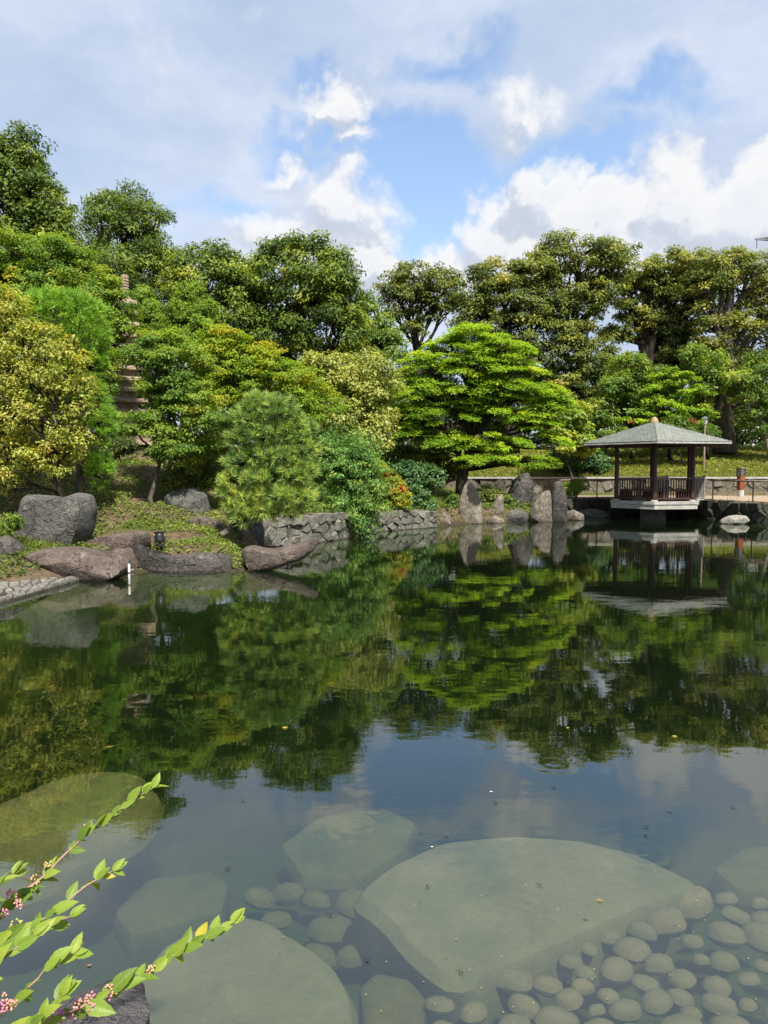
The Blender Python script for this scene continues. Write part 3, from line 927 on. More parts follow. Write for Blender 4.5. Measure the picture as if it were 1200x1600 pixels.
    def drop(px, py, w, z):
        c = gnd(px, py, z)
        s = w / FPX * c[1] * 0.5
        for q, qs in placed:
            if np.hypot(q[0] - c[0], q[1] - c[1]) < (qs + s) * 0.80:
                return
        placed.append((c, s))
        o = obj('cobble', meshes[rng.integers(6)], ground, c, (rng.normal(0, .12), rng.normal(0, .12), rng.uniform(-0.5, 0.5)))
        o.scale = (s, s * rng.uniform(.8, 1.1), s * rng.uniform(.8, 1.1))
    for _ in range(2600):
        px = rng.uniform(560, 1290); py = rng.uniform(1405, 1760)
        if inside(px, py, slab) or (px < 680 and py > 1500 and px < 675) or py < 1560 - (px - 700) * 0.42:
            continue
        drop(px, py, rng.uniform(46, 84) if rng.random() < .8 else rng.uniform(30, 46), -0.215 + (py - 1500) * 0.0002)
    for _ in range(300):
        px = rng.uniform(380, 560); py = rng.uniform(1385, 1500)
        if inside(px, py, [(470, 1395), (560, 1400), (590, 1450), (640, 1512), (560, 1540), (450, 1465), (392, 1435), (380, 1400)]):
            drop(px, py, rng.uniform(45, 90), -0.50)


build_rocks()


# ------------------------------------------------------------------ walls of separate stones
def voronoi_cells(Lx, Hy, seeds):
    cells = []
    for i, s in enumerate(seeds):
        poly = [(0, 0), (Lx, 0), (Lx, Hy), (0, Hy)]
        d = np.hypot(seeds[:, 0] - s[0], seeds[:, 1] - s[1])
        for j in np.argsort(d)[1:22]:
            q = seeds[j]
            mx, my = (s + q) / 2
            nx, ny = q - s
            out = []
            for a in range(len(poly)):
                p, r = poly[a], poly[(a + 1) % len(poly)]
                dp = (p[0] - mx) * nx + (p[1] - my) * ny
                dr = (r[0] - mx) * nx + (r[1] - my) * ny
                if dp <= 0:
                    out.append(p)
                if (dp < 0) != (dr < 0):
                    t = dp / (dp - dr)
                    out.append((p[0] + (r[0] - p[0]) * t, p[1] + (r[1] - p[1]) * t))
            poly = out
            if len(poly) < 3:
                break
        if len(poly) >= 3:
            cells.append(np.array(poly))
    return cells


def shrink(poly, g):
    c = poly.mean(0)
    d = poly - c
    r = np.maximum(np.hypot(d[:, 0], d[:, 1]), 1e-4)
    return c + d * (np.maximum(r - g * 1.35, r * 0.3) / r)[:, None]


def stone_wall(label, path, bottom, top, cell, mat, mortar, seed, depth=0.10, name='stone_wall', aspect=1.25, back=0.5, coping=None):
    """path: list of (x,y) seen from the pond side going left to right; bottom/top: heights at each path point"""
    rng = np.random.default_rng(seed)
    P = np.array(path, float)
    seg = np.hypot(*(P[1:] - P[:-1]).T)
    s = np.concatenate([[0], np.cumsum(seg)])
    bt, tp = np.array(bottom, float) * np.ones(len(P)), np.array(top, float) * np.ones(len(P))
    Lx = s[-1]
    Hm = float((tp - bt).mean())
    root = empty(name, (P[0][0], P[0][1], bt[0]), label, 'wall')
    o0 = np.array((P[0][0], P[0][1], bt[0]))
    rows = max(2, int(round(Hm / cell)))
    seeds = []
    for r in range(rows):
        n = max(2, int(round(Lx / (cell * aspect))))
        for i in range(n):
            seeds.append(((i + 0.5 + (0.5 if r % 2 else 0) + rng.uniform(-.34, .34)) / n * Lx, (r + 0.5 + rng.uniform(-.33, .33)) / rows * Hm))
    seeds = np.array(seeds)
    seeds = seeds[(seeds[:, 0] > 0) & (seeds[:, 0] < Lx)]

    def world(u, v, w):
        x = np.interp(u, s, P[:, 0]); y = np.interp(u, s, P[:, 1])
        i = int(np.clip(np.searchsorted(s, u) - 1, 0, len(seg) - 1))
        t = (P[i + 1] - P[i]) / seg[i]
        nrm = (t[1], -t[0])
        b = np.interp(u, s, bt); tt = np.interp(u, s, tp)
        z = b + (tt - b) * v / Hm
        return np.array((x + nrm[0] * w, y + nrm[1] * w, z)) - o0
    for c in voronoi_cells(Lx, Hm, seeds):
        if np.ptp(c[:, 0]) < 0.05 or np.ptp(c[:, 1]) < 0.04:
            continue
        # drop very short edges
        keep = [i for i in range(len(c)) if np.hypot(*(c[i] - c[i - 1])) > 0.03]
        if len(keep) < 3:
            continue
        c = c[keep]
        a = shrink(c, 0.006)
        b = shrink(c, 0.026 * rng.uniform(.8, 1.4))
        d0 = depth * rng.uniform(0.4, 1.5)
        tx, ty = rng.normal(0, .13), rng.normal(0, .13)
        if coping is None:
            dz = rng.uniform(-.05, .045)
            for arr in (a, b):
                arr[:, 1] += np.where(c[:, 1] > Hm - .01, dz, 0)
        jj = rng.normal(0, .008, a.shape)
        b = b + jj
        ctr = a.mean(0)
        n = len(a)
        vs = [world(u, v, -0.06) for u, v in a] + [world(u, v, d0 * 0.62) for u, v in a] + \
             [world(u, v, d0 + (u - ctr[0]) * tx + (v - ctr[1]) * ty) for u, v in b]
        fs = []
        for i in range(n):
            j = (i + 1) % n
            fs += [(i, j, n + j, n + i), (n + i, n + j, 2 * n + j, 2 * n + i)]
        fs.append(tuple(2 * n + i for i in range(n)))
        cc = np.mean(vs, 0)
        MB().add([p - cc for p in vs], fs).build('stone', mat, root, cc)
    # the earth body the stones sit in
    b = MB()
    us = np.linspace(0, Lx, max(3, int(Lx / 0.8)))
    ring = []
    for u in us:
        ring += [world(u, -0.5, 0.0), world(u, Hm - (0.012 if coping else .06), 0.0), world(u, Hm - (0.012 if coping else .05), -back), world(u, -0.5, -back)]
    fs = []
    for i in range(len(us) - 1):
        for j in range(4):
            fs.append((i * 4 + j, i * 4 + (j + 1) % 4, i * 4 + 4 + (j + 1) % 4, i * 4 + 4 + j))
    fs += [(3, 2, 1, 0), tuple(len(us) * 4 - 4 + j for j in range(4))]
    b.add(ring, fs).build('core', mortar, root)
    if coping:
        th, over, cm = coping
        u = 0.0
        while u < Lx - 0.05:
            w = min(rng.uniform(0.9, 1.5), Lx - u)
            vs = []
            for uu in (u + 0.006, u + w - 0.006):
                for vv, ww in ((Hm + 0.004, over), (Hm + 0.004, -0.32), (Hm + th, -0.32), (Hm + th, over)):
                    vs.append(world(uu, vv, ww))
            cc = np.mean(vs, 0)
            MB().add([p - cc for p in vs], [(0, 1, 2, 3), (7, 6, 5, 4), (0, 4, 5, 1), (1, 5, 6, 2), (2, 6, 7, 3), (3, 7, 4, 0)]).build('coping_stone', cm, root, cc)
            u += w
    return root


def build_walls():
    stone_wall('low grey stone wall curving along the left bank under the feathery shrub', [(-3.1, 17.0), (-2.1, 18.5), (-1.2, 19.9), (-.2, 22.5), (1.75, 24.2)], -0.25, [.80, .78, .74, .64, .60], 0.27,
               M['stone_wall'], M['mortar'], 5)
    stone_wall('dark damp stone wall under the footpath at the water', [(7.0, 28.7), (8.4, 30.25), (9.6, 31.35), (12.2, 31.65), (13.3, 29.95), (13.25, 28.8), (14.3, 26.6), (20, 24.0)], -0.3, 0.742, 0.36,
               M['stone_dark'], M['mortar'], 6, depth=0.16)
    stone_wall('long tan retaining wall below the grassy bank', [(0.6, 34.5), (12, 34.5), (27, 34.5)], 0.70, 1.56, 0.40, M['stone_wall_tan'], M['mortar'], 9, depth=0.10, aspect=1.35,
               coping=(0.085, 0.14, M['concrete']))
    # pale paving along the low left shore: stones set in the ground
    rng = np.random.default_rng(21)
    A = [gnd(x, y, 0.0) for x, y in ((-160, 985), (-60, 958), (0, 944), (40, 933), (90, 918), (132, 906))]
    B = [at(x, y, q[1] + w) for (x, y), q, w in zip(((-160, 905), (-60, 893), (0, 890), (40, 891), (95, 896), (134, 900)), A, (.95, .92, .85, .68, .38, .1))]
    A = np.array(A); B = np.array(B)
    root = empty('stone_paving', A[2], 'pale flat stones paving the sloping shore at the left edge', 'paving')
    seg = np.concatenate([[0], np.cumsum(np.hypot(*(A[1:, :2] - A[:-1, :2]).T))])
    Lx, Wy = seg[-1], 0.72
    sd = []
    nc, nr = int(Lx / 0.25), 4
    for r in range(nr):
        for i in range(nc):
            sd.append(((i + .5 + .5 * (r % 2) + rng.uniform(-.3, .3)) / nc * Lx, (r + .5 + rng.uniform(-.3, .3)) / nr * Wy))
    sd = np.array(sd); sd = sd[sd[:, 0] < Lx]

    def wp(u, v, h):
        a = np.array([np.interp(u, seg, A[:, i]) for i in range(3)])
        b = np.array([np.interp(u, seg, B[:, i]) for i in range(3)])
        p = a + (b - a) * (v / Wy)
        p[2] = max(gz(p[0], p[1]), 0.0) + .005 + h
        return p - A[2]
    for c in voronoi_cells(Lx, Wy, sd):
        keep = [i for i in range(len(c)) if np.hypot(*(c[i] - c[i - 1])) > 0.02]
        if len(keep) < 3:
            continue
        c = c[keep]
        a = shrink(c, 0.010); b = shrink(c, 0.034)
        hh = rng.uniform(0.045, 0.085)
        n = len(a)
        vs = [wp(u, v, -.06) for u, v in a] + [wp(u, v, hh * .6) for u, v in a] + [wp(u, v, hh) for u, v in b]
        fs = []
        for i in range(n):
            j = (i + 1) % n
            fs += [(i, j, n + j, n + i), (n + i, n + j, 2 * n + j, 2 * n + i)]
        fs.append(tuple(2 * n + i for i in range(n)))
        cc = np.mean(vs, 0)
        MB().add([p - cc for p in vs], fs).build('paving_stone', M['pebble'], root, cc)
    vs, fs = [], []
    us = np.linspace(0, Lx, 14)
    for u in us:
        vs += [wp(u, -0.12, -.03), wp(u, Wy, 0.01), wp(u, Wy, -.4), wp(u, -0.12, -.5)]
    for i in range(len(us) - 1):
        for j in range(4):
            fs.append((i * 4 + j, i * 4 + (j + 1) % 4, i * 4 + 4 + (j + 1) % 4, i * 4 + 4 + j))
    MB().add(vs, fs).build('bedding', M['mortar'], root)
    # a few small stones at the foot of the flat rock
    for i, (px, py, r) in enumerate(((188, 888, .09), (202, 893, .07), (212, 891, .08))):
        c = gnd(px, py, 0.02)
        a = np.linspace(0, 2 * math.pi, 12, endpoint=False)
        lying(np.stack([c[0] + np.cos(a) * r, c[1] + 0.1 + np.sin(a) * r * .7], 1), 0.02, 0.05, 0.06, M['pebble'],
              ['leftmost small pale stone between the flat rock and the white stake', 'small pale stone touching the white stake', 'small pale stone right of the white stake against the kerb rock'][i], 80 + i, 2.2, 0.02, cat='stone', group='small stones at the waterline', name='small_stone')


build_walls()


# ------------------------------------------------------------------ foliage
def unit(v):
    return v / np.maximum(np.linalg.norm(v, axis=-1, keepdims=True), 1e-9)


def leaves_arrays(P, N, A, size, width, fold=0.18, curl=0.0):
    """diamond leaves: P base points, N normals, A long axes"""
    A = unit(A)
    Bv = unit(np.cross(N, A))
    Nn = np.cross(A, Bv)
    s = size[:, None]
    w = (size * width)[:, None]
    v0 = P
    v1 = P + A * s * 0.45 + Bv * w * 0.5 + Nn * w * fold
    v2 = P + A * s - Nn * s * curl
    v3 = P + A * s * 0.45 - Bv * w * 0.5 + Nn * w * fold
    V = np.stack([v0, v1, v2, v3], 1).reshape(-1, 3)
    F = np.arange(len(P) * 4).reshape(-1, 4)
    return V, F


def lobes_px(lobes, Y, depth=0.85):
    out = []
    for l in lobes:
        px, py, rx, ry = l[:4]
        dy = l[4] if len(l) > 4 else 0.0
        c = at(px, py, Y + dy)
        k = (Y + dy) / FPX
        R = np.array((rx * k, depth * 0.5 * (rx + ry) * k, ry * k))
        out.append((c, R))
    return out


def clumps(lobes, cr, dens, rng, inner=0.45, under=0.55, hide=0.62, bumpy=0.40):
    C, O, K = [], [], []
    for i, (c, R) in enumerate(lobes):
        area = 4 * math.pi * ((R[0] * R[1]) ** 1.6 / 3 + (R[0] * R[2]) ** 1.6 / 3 + (R[1] * R[2]) ** 1.6 / 3) ** (1 / 1.6)
        n = max(5, int(dens * area / (cr * cr)))
        d = unit(rng.normal(size=(n, 3)))
        keep = (d[:, 2] > -0.35) | (rng.random(n) < under)
        d = d[keep]
        rr = inner + (1 - inner) * rng.random(len(d)) ** 0.45
        so = rng.uniform(0, 50, 3)
        lump = np.array([mnoise.noise(Vector(q * 1.9 + so)) + .5 * mnoise.noise(Vector(q * 4.5 + so)) for q in d])
        rr *= 1 + bumpy * lump + rng.normal(0, 0.05, len(d))
        p = c + d * R * rr[:, None]
        ok = np.ones(len(p), bool)
        for j, (c2, R2) in enumerate(lobes):
            if j != i:
                ok &= np.linalg.norm((p - c2) / R2, axis=1) > hide
        C.append(p[ok]); O.append(unit(d[ok] / R)); K.append(np.full(ok.sum(), i))
    return np.concatenate(C), np.concatenate(O), np.concatenate(K)


MUL_PER, MUL_DENS, MUL_LEAF = 2.9, 1.02, 1.0


def crown_mesh(name, lobes, mat, rng, leaf, cr, dens=0.55, per=40, flat=0.6, width=0.5, up=0.7, outw=0.5, rnd=0.55, droop=0.15,
               tint=(0.45, 0.17), jit=0.10, young=0.12, young_up=0.25, origin=(0, 0, 0), stretch=0.0, inner=0.45, under=0.55, tilt=0.0, hide=0.62, sizevar=0.25, puff=0.85, bumpy=0.40):
    per, dens, leaf = per * MUL_PER, dens * MUL_DENS, leaf * MUL_LEAF
    C, O, K = clumps(lobes, cr, dens, rng, inner, under, hide, bumpy)
    n = len(C)
    sd = rng.uniform(0, 90, 3)
    coh = np.array([mnoise.noise(Vector(q * (0.42 / cr) + sd)) for q in C])
    ct = rng.normal(tint[0], tint[1] * .7, n) + coh * .28
    yy = rng.random(n) < young
    ct = np.where(yy, ct + young_up, ct)
    cs = rng.uniform(0.65, 1.25, n)
    cnt = np.maximum(6, (per * cs ** 2 * rng.uniform(.7, 1.3, n)).astype(int))
    idx = np.repeat(np.arange(n), cnt)
    m = len(idx)
    g = rng.normal(size=(m, 3))
    g = unit(g) * (rng.random((m, 1)) ** 0.5)
    off = g * (cr * cs[idx])[:, None]
    off[:, 2] *= flat
    o = O[idx]
    if tilt:      # layered pads sloping down and outwards
        hor = o.copy(); hor[:, 2] = 0
        off[:, 2] -= tilt * (off * hor).sum(1)
    if stretch:
        off += o * (rng.normal(0, 1, m) * stretch * cr)[:, None]
    P = C[idx] + off
    N = unit(o * outw + np.array((0, 0, up * .8)) + g * puff + rng.normal(size=(m, 3)) * rnd * .75)
    A = rng.normal(size=(m, 3)) * 0.9 + unit(off + 1e-6) * 0.6 + o * 0.5
    A[:, 2] -= droop
    A = unit(A - N * (A * N).sum(1, keepdims=True) * 0.8)
    sz = leaf * np.clip(rng.normal(1, sizevar, m), 0.5, 1.7)
    V, F = leaves_arrays(P, N, A, sz, width, 0.18, 0.06)
    t = np.clip(ct[idx] + rng.normal(0, jit, m) + (0.12 * g[:, 2]) * 0, 0, 1)
    me = mesh_np(name, V - np.array(origin), F, mat, {'tint': ('FACE', t)})
    return me, C, K


def branch_path(a, b, rng, wob=0.12, n=6, sag=0.0):
    a, b = np.array(a, float), np.array(b, float)
    Ld = np.linalg.norm(b - a)
    t = np.linspace(0, 1, n)
    p = a + (b - a) * t[:, None]
    w = rng.normal(0, wob * Ld * 0.35, (n, 3))
    w[0] = 0; w[-1] = 0
    w[1:-1] = 0.5 * w[1:-1] + 0.25 * (w[:-2] + w[2:])
    p += w
    p[:, 2] += sag * Ld * np.sin(t * math.pi)
    return p


COUNT = [0]


def tree(name, label, cat, base_px, Y, lobes, leafmat, bark='bark_dark', leaf=0.1, cr=0.45, seed=1, trunk_r=0.15, group=None, depth=0.85, base_z=None, lean=None,
         twigs=3, branch_r=None, trunk_top=0.75, limbs=True, wob=0.12, fork=None, nseg=9, **kw):
    rng = np.random.default_rng(seed)
    bx = (base_px - 600) / FPX * Y
    bz = gz(bx, Y) if base_z is None else base_z
    base = np.array((bx, Y, bz - 0.05))
    LB = lobes_px(lobes, Y, depth)
    root = empty(name, base, label, cat, group)
    me, C, K = crown_mesh('crown', LB, leafmat, rng, leaf, cr, origin=base, **kw)
    COUNT[0] += len(me.polygons)
    obj('crown', me, root)
    # trunk
    cen = np.mean([c for c, R in LB], 0)
    topz = max(c[2] + R[2] * 0.3 for c, R in LB)
    top = np.array((cen[0], cen[1], bz + (topz - bz) * trunk_top))
    if lean is not None:
        top = np.array(lean, float)
    tp = branch_path(base, top, rng, wob, 9)
    tr = np.linspace(trunk_r * 1.0, trunk_r * 0.35, 9)
    tr[0] *= 1.35
    b = MB().tube(tp - base, tr, 10)
    b.build('trunk', M[bark], root, smooth=True)
    if limbs:
        lb = MB()
        br = branch_r or trunk_r * 0.45
        for i, (c, R) in enumerate(LB):
            # leave the trunk below the lobe
            zt = bz + (c[2] - bz) * rng.uniform(0.45, 0.75)
            j = int(np.clip(np.searchsorted(tp[:, 2], zt), 1, 7))
            st = tp[j]
            bp = branch_path(st, c + np.array((0, 0, -0.2 * R[2])), rng, 0.22, 6, 0.04)
            lb.tube(bp - base, np.linspace(br, br * 0.4, 6), nseg - 2)
            mine = np.where(K == i)[0]
            if len(mine):
                for q in rng.choice(mine, min(len(mine), twigs * 3), replace=False):
                    s2 = bp[rng.integers(2, 6)]
                    tw = branch_path(s2, C[q], rng, 0.25, 4, 0.03)
                    lb.tube(tw - base, np.linspace(br * 0.38, br * 0.10, 4), 5, False)
        lb.build('limbs', M[bark], root, smooth=True)
    return root


def needles_mesh(name, tips, dirs, rng, length, width, per, tint, origin, mat, spread=0.9, jit=0.12):
    n = len(tips)
    idx = np.repeat(np.arange(n), per)
    m = len(idx)
    d = unit(dirs[idx] + rng.normal(size=(m, 3)) * spread * 0.62)
    ln = length * rng.uniform(.7, 1.15, m)
    side = unit(np.cross(d, rng.normal(size=(m, 3))))
    p = tips[idx] + rng.normal(0, length * 0.12, (m, 3))
    w = width
    v0 = p + side * w * 0.5
    v1 = p - side * w * 0.5
    v2 = p + d * ln[:, None] + np.array((0, 0, -1)) * (ln * 0.06)[:, None]
    V = np.stack([v0, v1, v2], 1).reshape(-1, 3)
    F = np.arange(m * 3).reshape(-1, 3)
    t = np.clip(tint[idx] + rng.normal(0, jit, m), 0, 1)
    return mesh_np(name, V - np.array(origin), F, mat, {'tint': ('FACE', t)})


def pine(name, label, base_px, Y, lobes, mat, seed, length=0.13, width=0.009, per=34, tcr=0.1, dens=0.5, trunk_pts=None, trunk_r=0.09, depth=0.9, tint=(0.5, .15), base_z=None, bumpy=0.2, low_tint=None):
    rng = np.random.default_rng(seed)
    bx = (base_px - 600) / FPX * Y
    bz = gz(bx, Y) if base_z is None else base_z
    base = np.array((bx, Y, bz - 0.03))
    root = empty(name, base, label, 'pine tree')
    LB = lobes_px(lobes, Y, depth)
    C, O, K = clumps(LB, tcr, dens, rng, 0.6, 0.35, 0.78, bumpy)
    dirs = unit(O + np.array((0, 0, 0.75)) + rng.normal(size=C.shape) * 0.25)
    t = rng.normal(tint[0], tint[1], len(C))
    if low_tint is not None:     # older, yellower pads lower on this tree
        padt = rng.normal(0, 0.05, len(LB)) + np.array([low_tint(l[1]) for l in lobes])
        t = t + padt[K]
    me = needles_mesh('needles', C, dirs, rng, length, width, per, t, base, mat)
    COUNT[0] += len(me.polygons) // 2
    obj('needles', me, root)
    tp = [np.array(p) for p in (trunk_pts or [base, np.mean([c for c, R in LB], 0)])]
    pts = np.array(tp)
    tt = np.linspace(0, len(pts) - 1, 10)
    tp = np.stack([np.interp(tt, np.arange(len(pts)), pts[:, i]) for i in range(3)], 1) + rng.normal(0, 0.015, (10, 3))
    MB().tube(tp - base, np.linspace(trunk_r, trunk_r * 0.35, 10), 10).build('trunk', M['bark_grey'], root, smooth=True)
    lb = MB()
    for i, (c, R) in enumerate(LB):
        j = int(np.argmin(np.abs(tp[:, 2] - c[2] + 0.15)))
        bp = branch_path(tp[j], c - np.array((0, 0, R[2] * .3)), rng, .15, 5)
        lb.tube(bp - base, np.linspace(trunk_r * .45, trunk_r * .2, 5), 7)
        mine = np.where(K == i)[0]
        for q in rng.choice(mine, min(len(mine), 18), replace=False):
            tw = branch_path(bp[rng.integers(2, 5)], C[q], rng, .2, 4)
            lb.tube(tw - base, np.linspace(trunk_r * .16, trunk_r * .06, 4), 5, False)
    lb.build('limbs', M['bark_dark'], root, smooth=True)
    return root


def build_trees():
    T = tree
    # ---- back left
    T('evergreen_tree', 'tall pointed dark tree at the far left above everything', 'tree', 30, 33, [(30, 235, 26, 40), (22, 270, 42, 45), (62, 305, 42, 40), (88, 345, 34, 32), (15, 330, 62, 55), (-45, 300, 75, 80), (40, 395, 75, 45), (-20, 400, 70, 60), (95, 395, 28, 40)],
      L['dark'], leaf=0.17, cr=0.6, seed=11, trunk_r=.3, per=46, dens=.75, tint=(.42, .18), young=.18, droop=.5, up=.6, base_z=3.3)
    T('bamboo_like_tree', 'feathery topped dark tree beside the pagoda spire', 'tree', 205, 30, [(165, 318, 22, 26), (205, 318, 24, 26), (240, 350, 20, 30), (160, 360, 34, 38), (205, 365, 44, 40), (235, 395, 30, 42), (195, 415, 72, 50), (150, 420, 34, 40), (245, 430, 26, 40), (200, 460, 72, 35)],
      L['dark'], leaf=0.15, cr=0.5, seed=12, trunk_r=.22, per=44, dens=.7, width=.34, tint=(.42, .2), young=.2, droop=-.35, up=.5, base_z=3.2)
    T('broadleaf_tree', 'light topped round tree right of the feathery tree', 'tree', 325, 29, [(322, 408, 38, 32), (290, 432, 26, 32), (358, 425, 34, 36), (320, 450, 56, 40), (375, 460, 34, 40), (330, 500, 66, 35), (285, 470, 26, 34)],
      L['dark'], leaf=0.15, cr=0.48, seed=13, trunk_r=.2, per=42, dens=.72, tint=(.5, .2), young=.3, droop=.55, width=.4, base_z=2.9)
    T('broadleaf_tree', 'large dome shaped dark green tree with drooping leaf tufts in the middle', 'tree', 475, 30, [(470, 410, 66, 36), (425, 435, 44, 46), (520, 432, 42, 40), (470, 460, 88, 50), (410, 480, 36, 50), (535, 470, 34, 45), (480, 510, 90, 50), (425, 525, 60, 40), (540, 520, 40, 40)],
      L['dark'], leaf=0.16, cr=0.5, seed=14, trunk_r=.28, per=46, dens=.75, tint=(.40, .2), young=.3, young_up=.33, droop=.6, width=.4, base_z=2.5)
    T('broadleaf_tree', 'slim fresh green tree filling the gap right of the dome shaped tree', 'tree', 580, 33, [(572, 480, 16, 26), (568, 510, 26, 30), (600, 525, 22, 28), (610, 550, 30, 25), (575, 550, 30, 36)],
      L['fresh'], leaf=0.15, cr=0.42, seed=15, trunk_r=.15, per=34, dens=.6, tint=(.4, .17), young=.2, droop=.3, base_z=2.3)
    # ---- back right: open crowned evergreens, sky between the limbs
    ev = dict(flat=.5, droop=.05, up=.9, outw=.3)
    g = 'old evergreen trees behind the gazebo'
    T('evergreen_tree', 'leftmost open crowned evergreen standing alone against the cloud', 'tree', 650, 42, [(655, 432, 48, 22), (618, 452, 26, 24), (697, 446, 28, 24), (640, 468, 36, 20), (676, 480, 30, 20), (610, 490, 20, 18), (712, 470, 16, 18), (650, 510, 24, 14)],
      L['ever'], leaf=.17, cr=.5, seed=21, trunk_r=.30, branch_r=.13, per=34, dens=.55, twigs=5, group=g, tint=(.4, .15), young=.08, base_z=3, trunk_top=.8, **ev)
    T('evergreen_tree', 'broad low evergreen crown directly behind the big maple', 'tree', 800, 41, [(788, 428, 58, 26), (742, 460, 32, 28), (838, 425, 40, 28), (800, 470, 62, 34), (850, 490, 34, 34), (762, 510, 40, 34), (815, 520, 50, 34), (735, 500, 24, 24), (790, 560, 50, 30)],
      L['ever'], leaf=.17, cr=.55, seed=22, trunk_r=.34, branch_r=.15, per=40, dens=.62, twigs=5, group=g, tint=(.4, .17), young=.1, base_z=3, **ev)
    T('evergreen_tree', 'tallest evergreen left of the gazebo roof with a bulging crown', 'tree', 915, 41.5, [(905, 398, 70, 28), (860, 412, 34, 30), (958, 412, 40, 32), (890, 440, 60, 32), (945, 455, 40, 30), (860, 475, 36, 34), (905, 500, 44, 36), (870, 545, 44, 40), (930, 555, 36, 30), (890, 600, 44, 40), (850, 620, 34, 36), (935, 600, 40, 30), (835, 570, 36, 30)],
      L['ever'], leaf=.17, cr=.55, seed=23, trunk_r=.36, branch_r=.16, per=40, dens=.6, twigs=5, group=g, tint=(.4, .17), young=.1, base_z=3, lean=at(905, 420, 41.5), **ev)
    T('evergreen_tree', 'umbrella crowned evergreen with bare limbs coloured dark for canopy shade above the gazebo', 'tree', 1018, 43, [(1005, 425, 46, 20), (1060, 420, 52, 24), (1020, 450, 44, 20), (1088, 445, 34, 26), (985, 460, 24, 22), (1050, 465, 34, 18), (1075, 500, 30, 24), (965, 520, 26, 16), (1000, 498, 30, 20), (1036, 502, 26, 18), (1045, 530, 34, 22), (1080, 545, 34, 26), (975, 575, 30, 20), (1050, 570, 36, 24)],
      L['ever'], leaf=.17, cr=.5, seed=24, trunk_r=.55, branch_r=.24, per=42, dens=.7, twigs=6, group=g, tint=(.42, .16), young=.12, base_z=3, lean=at(1012, 440, 43), wob=.06, **ev)
    T('evergreen_tree', 'rightmost thick trunked evergreen cut off by the right edge', 'tree', 1131, 40.5, [(1130, 412, 50, 24), (1190, 420, 56, 26), (1105, 450, 34, 34), (1165, 440, 50, 34), (1215, 460, 50, 50), (1125, 505, 44, 34), (1180, 520, 50, 40), (1105, 555, 36, 30), (1150, 580, 44, 36), (1215, 580, 50, 50), (1250, 445, 50, 46)],
      L['ever'], leaf=.17, cr=.55, seed=25, trunk_r=.52, branch_r=.2, per=36, dens=.55, twigs=5, group=g, tint=(.48, .17), young=.15, base_z=3.0, lean=at(1140, 420, 40.5), wob=.05, bark='bark_grey', **ev)
    # limbs reaching sideways on the umbrella tree
    # ---- understory on the right
    T('small_tree', 'bright broad leaved sapling left of the gazebo roof', 'tree', 893, 33.6, [(893, 650, 28, 26), (880, 685, 26, 26), (908, 690, 24, 24), (865, 660, 18, 20)], L['fresh'], leaf=.17, cr=.32, seed=31, trunk_r=.06, per=26, dens=.6,
      tint=(.68, .14), young=.2, up=1.0, width=.7, base_z=.75, bark='bark_grey')
    T('bush', 'low dark bush below the bright sapling', 'bush', 905, 35.4, [(900, 715, 36, 22), (930, 722, 24, 16), (875, 722, 24, 18)], L['glossy'], leaf=.12, cr=.3, seed=32, trunk_r=.05, per=36, dens=.8, tint=(.55, .17), limbs=False)
    T('small_tree', 'fresh green small tree between the tallest evergreen and the umbrella tree', 'tree', 985, 39, [(985, 575, 34, 22), (965, 605, 34, 24), (1010, 600, 34, 24), (940, 640, 30, 24), (985, 640, 34, 22)], L['fresh'], leaf=.17, cr=.4, seed=33, trunk_r=.12, per=26, dens=.5,
      tint=(.42, .2), young=.25, up=1.0, base_z=2.6)
    T('small_tree', 'layered yellow green small tree above the gazebo finial', 'tree', 1050, 38.5, [(1045, 590, 36, 14), (1015, 615, 34, 14), (1075, 612, 40, 14), (1040, 640, 50, 16), (1000, 655, 30, 14), (1085, 650, 36, 14)], L['maple'], leaf=.15, cr=.4, seed=34, trunk_r=.11, per=26, dens=.62,
      tint=(.42, .18), young=.2, up=1.4, outw=.1, flat=.25, base_z=2.4)
    T('flowering_bush', 'bush dotted with red flowers behind the gazebo roof', 'bush', 1075, 37, [(1065, 672, 40, 18), (1020, 680, 40, 16), (965, 690, 34, 18), (1100, 680, 22, 16)], L['fresh'], leaf=.13, cr=.3, seed=35, trunk_r=.05, per=30, dens=.6, tint=(.3, .15), young=.05)
    T('small_tree', 'leafy small tree in front of the thick trunk at the right', 'tree', 1105, 38.6, [(1095, 560, 26, 26), (1110, 600, 24, 24), (1085, 625, 22, 18)], L['fresh'], leaf=.16, cr=.38, seed=36, trunk_r=.08, per=24, dens=.5, tint=(.42, .18), young=.2, base_z=2.6)
    T('small_tree', 'slender leaning tree at the right edge beyond the bollard light', 'tree', 1203, 38, [(1180, 620, 36, 26), (1150, 600, 26, 20), (1200, 580, 34, 30), (1190, 655, 32, 20), (1225, 630, 36, 36)], L['fresh'], leaf=.16, cr=.4, seed=37, trunk_r=.11, per=28, dens=.55, tint=(.38, .18), young=.2, base_z=2.3,
      lean=at(1172, 600, 38), bark='bark_pale', wob=.05)
    T('small_tree', 'thin bare leaning trunk rising above the gazebo roof to the right', 'tree', 1096, 39.4, [(1125, 590, 18, 12), (1118, 570, 20, 14)], L['maple_mid'], leaf=.15, cr=.35, seed=38, trunk_r=.10, per=22, dens=.5, base_z=2.6, lean=at(1122, 575, 39.4), bark='bark_pale', wob=.04)
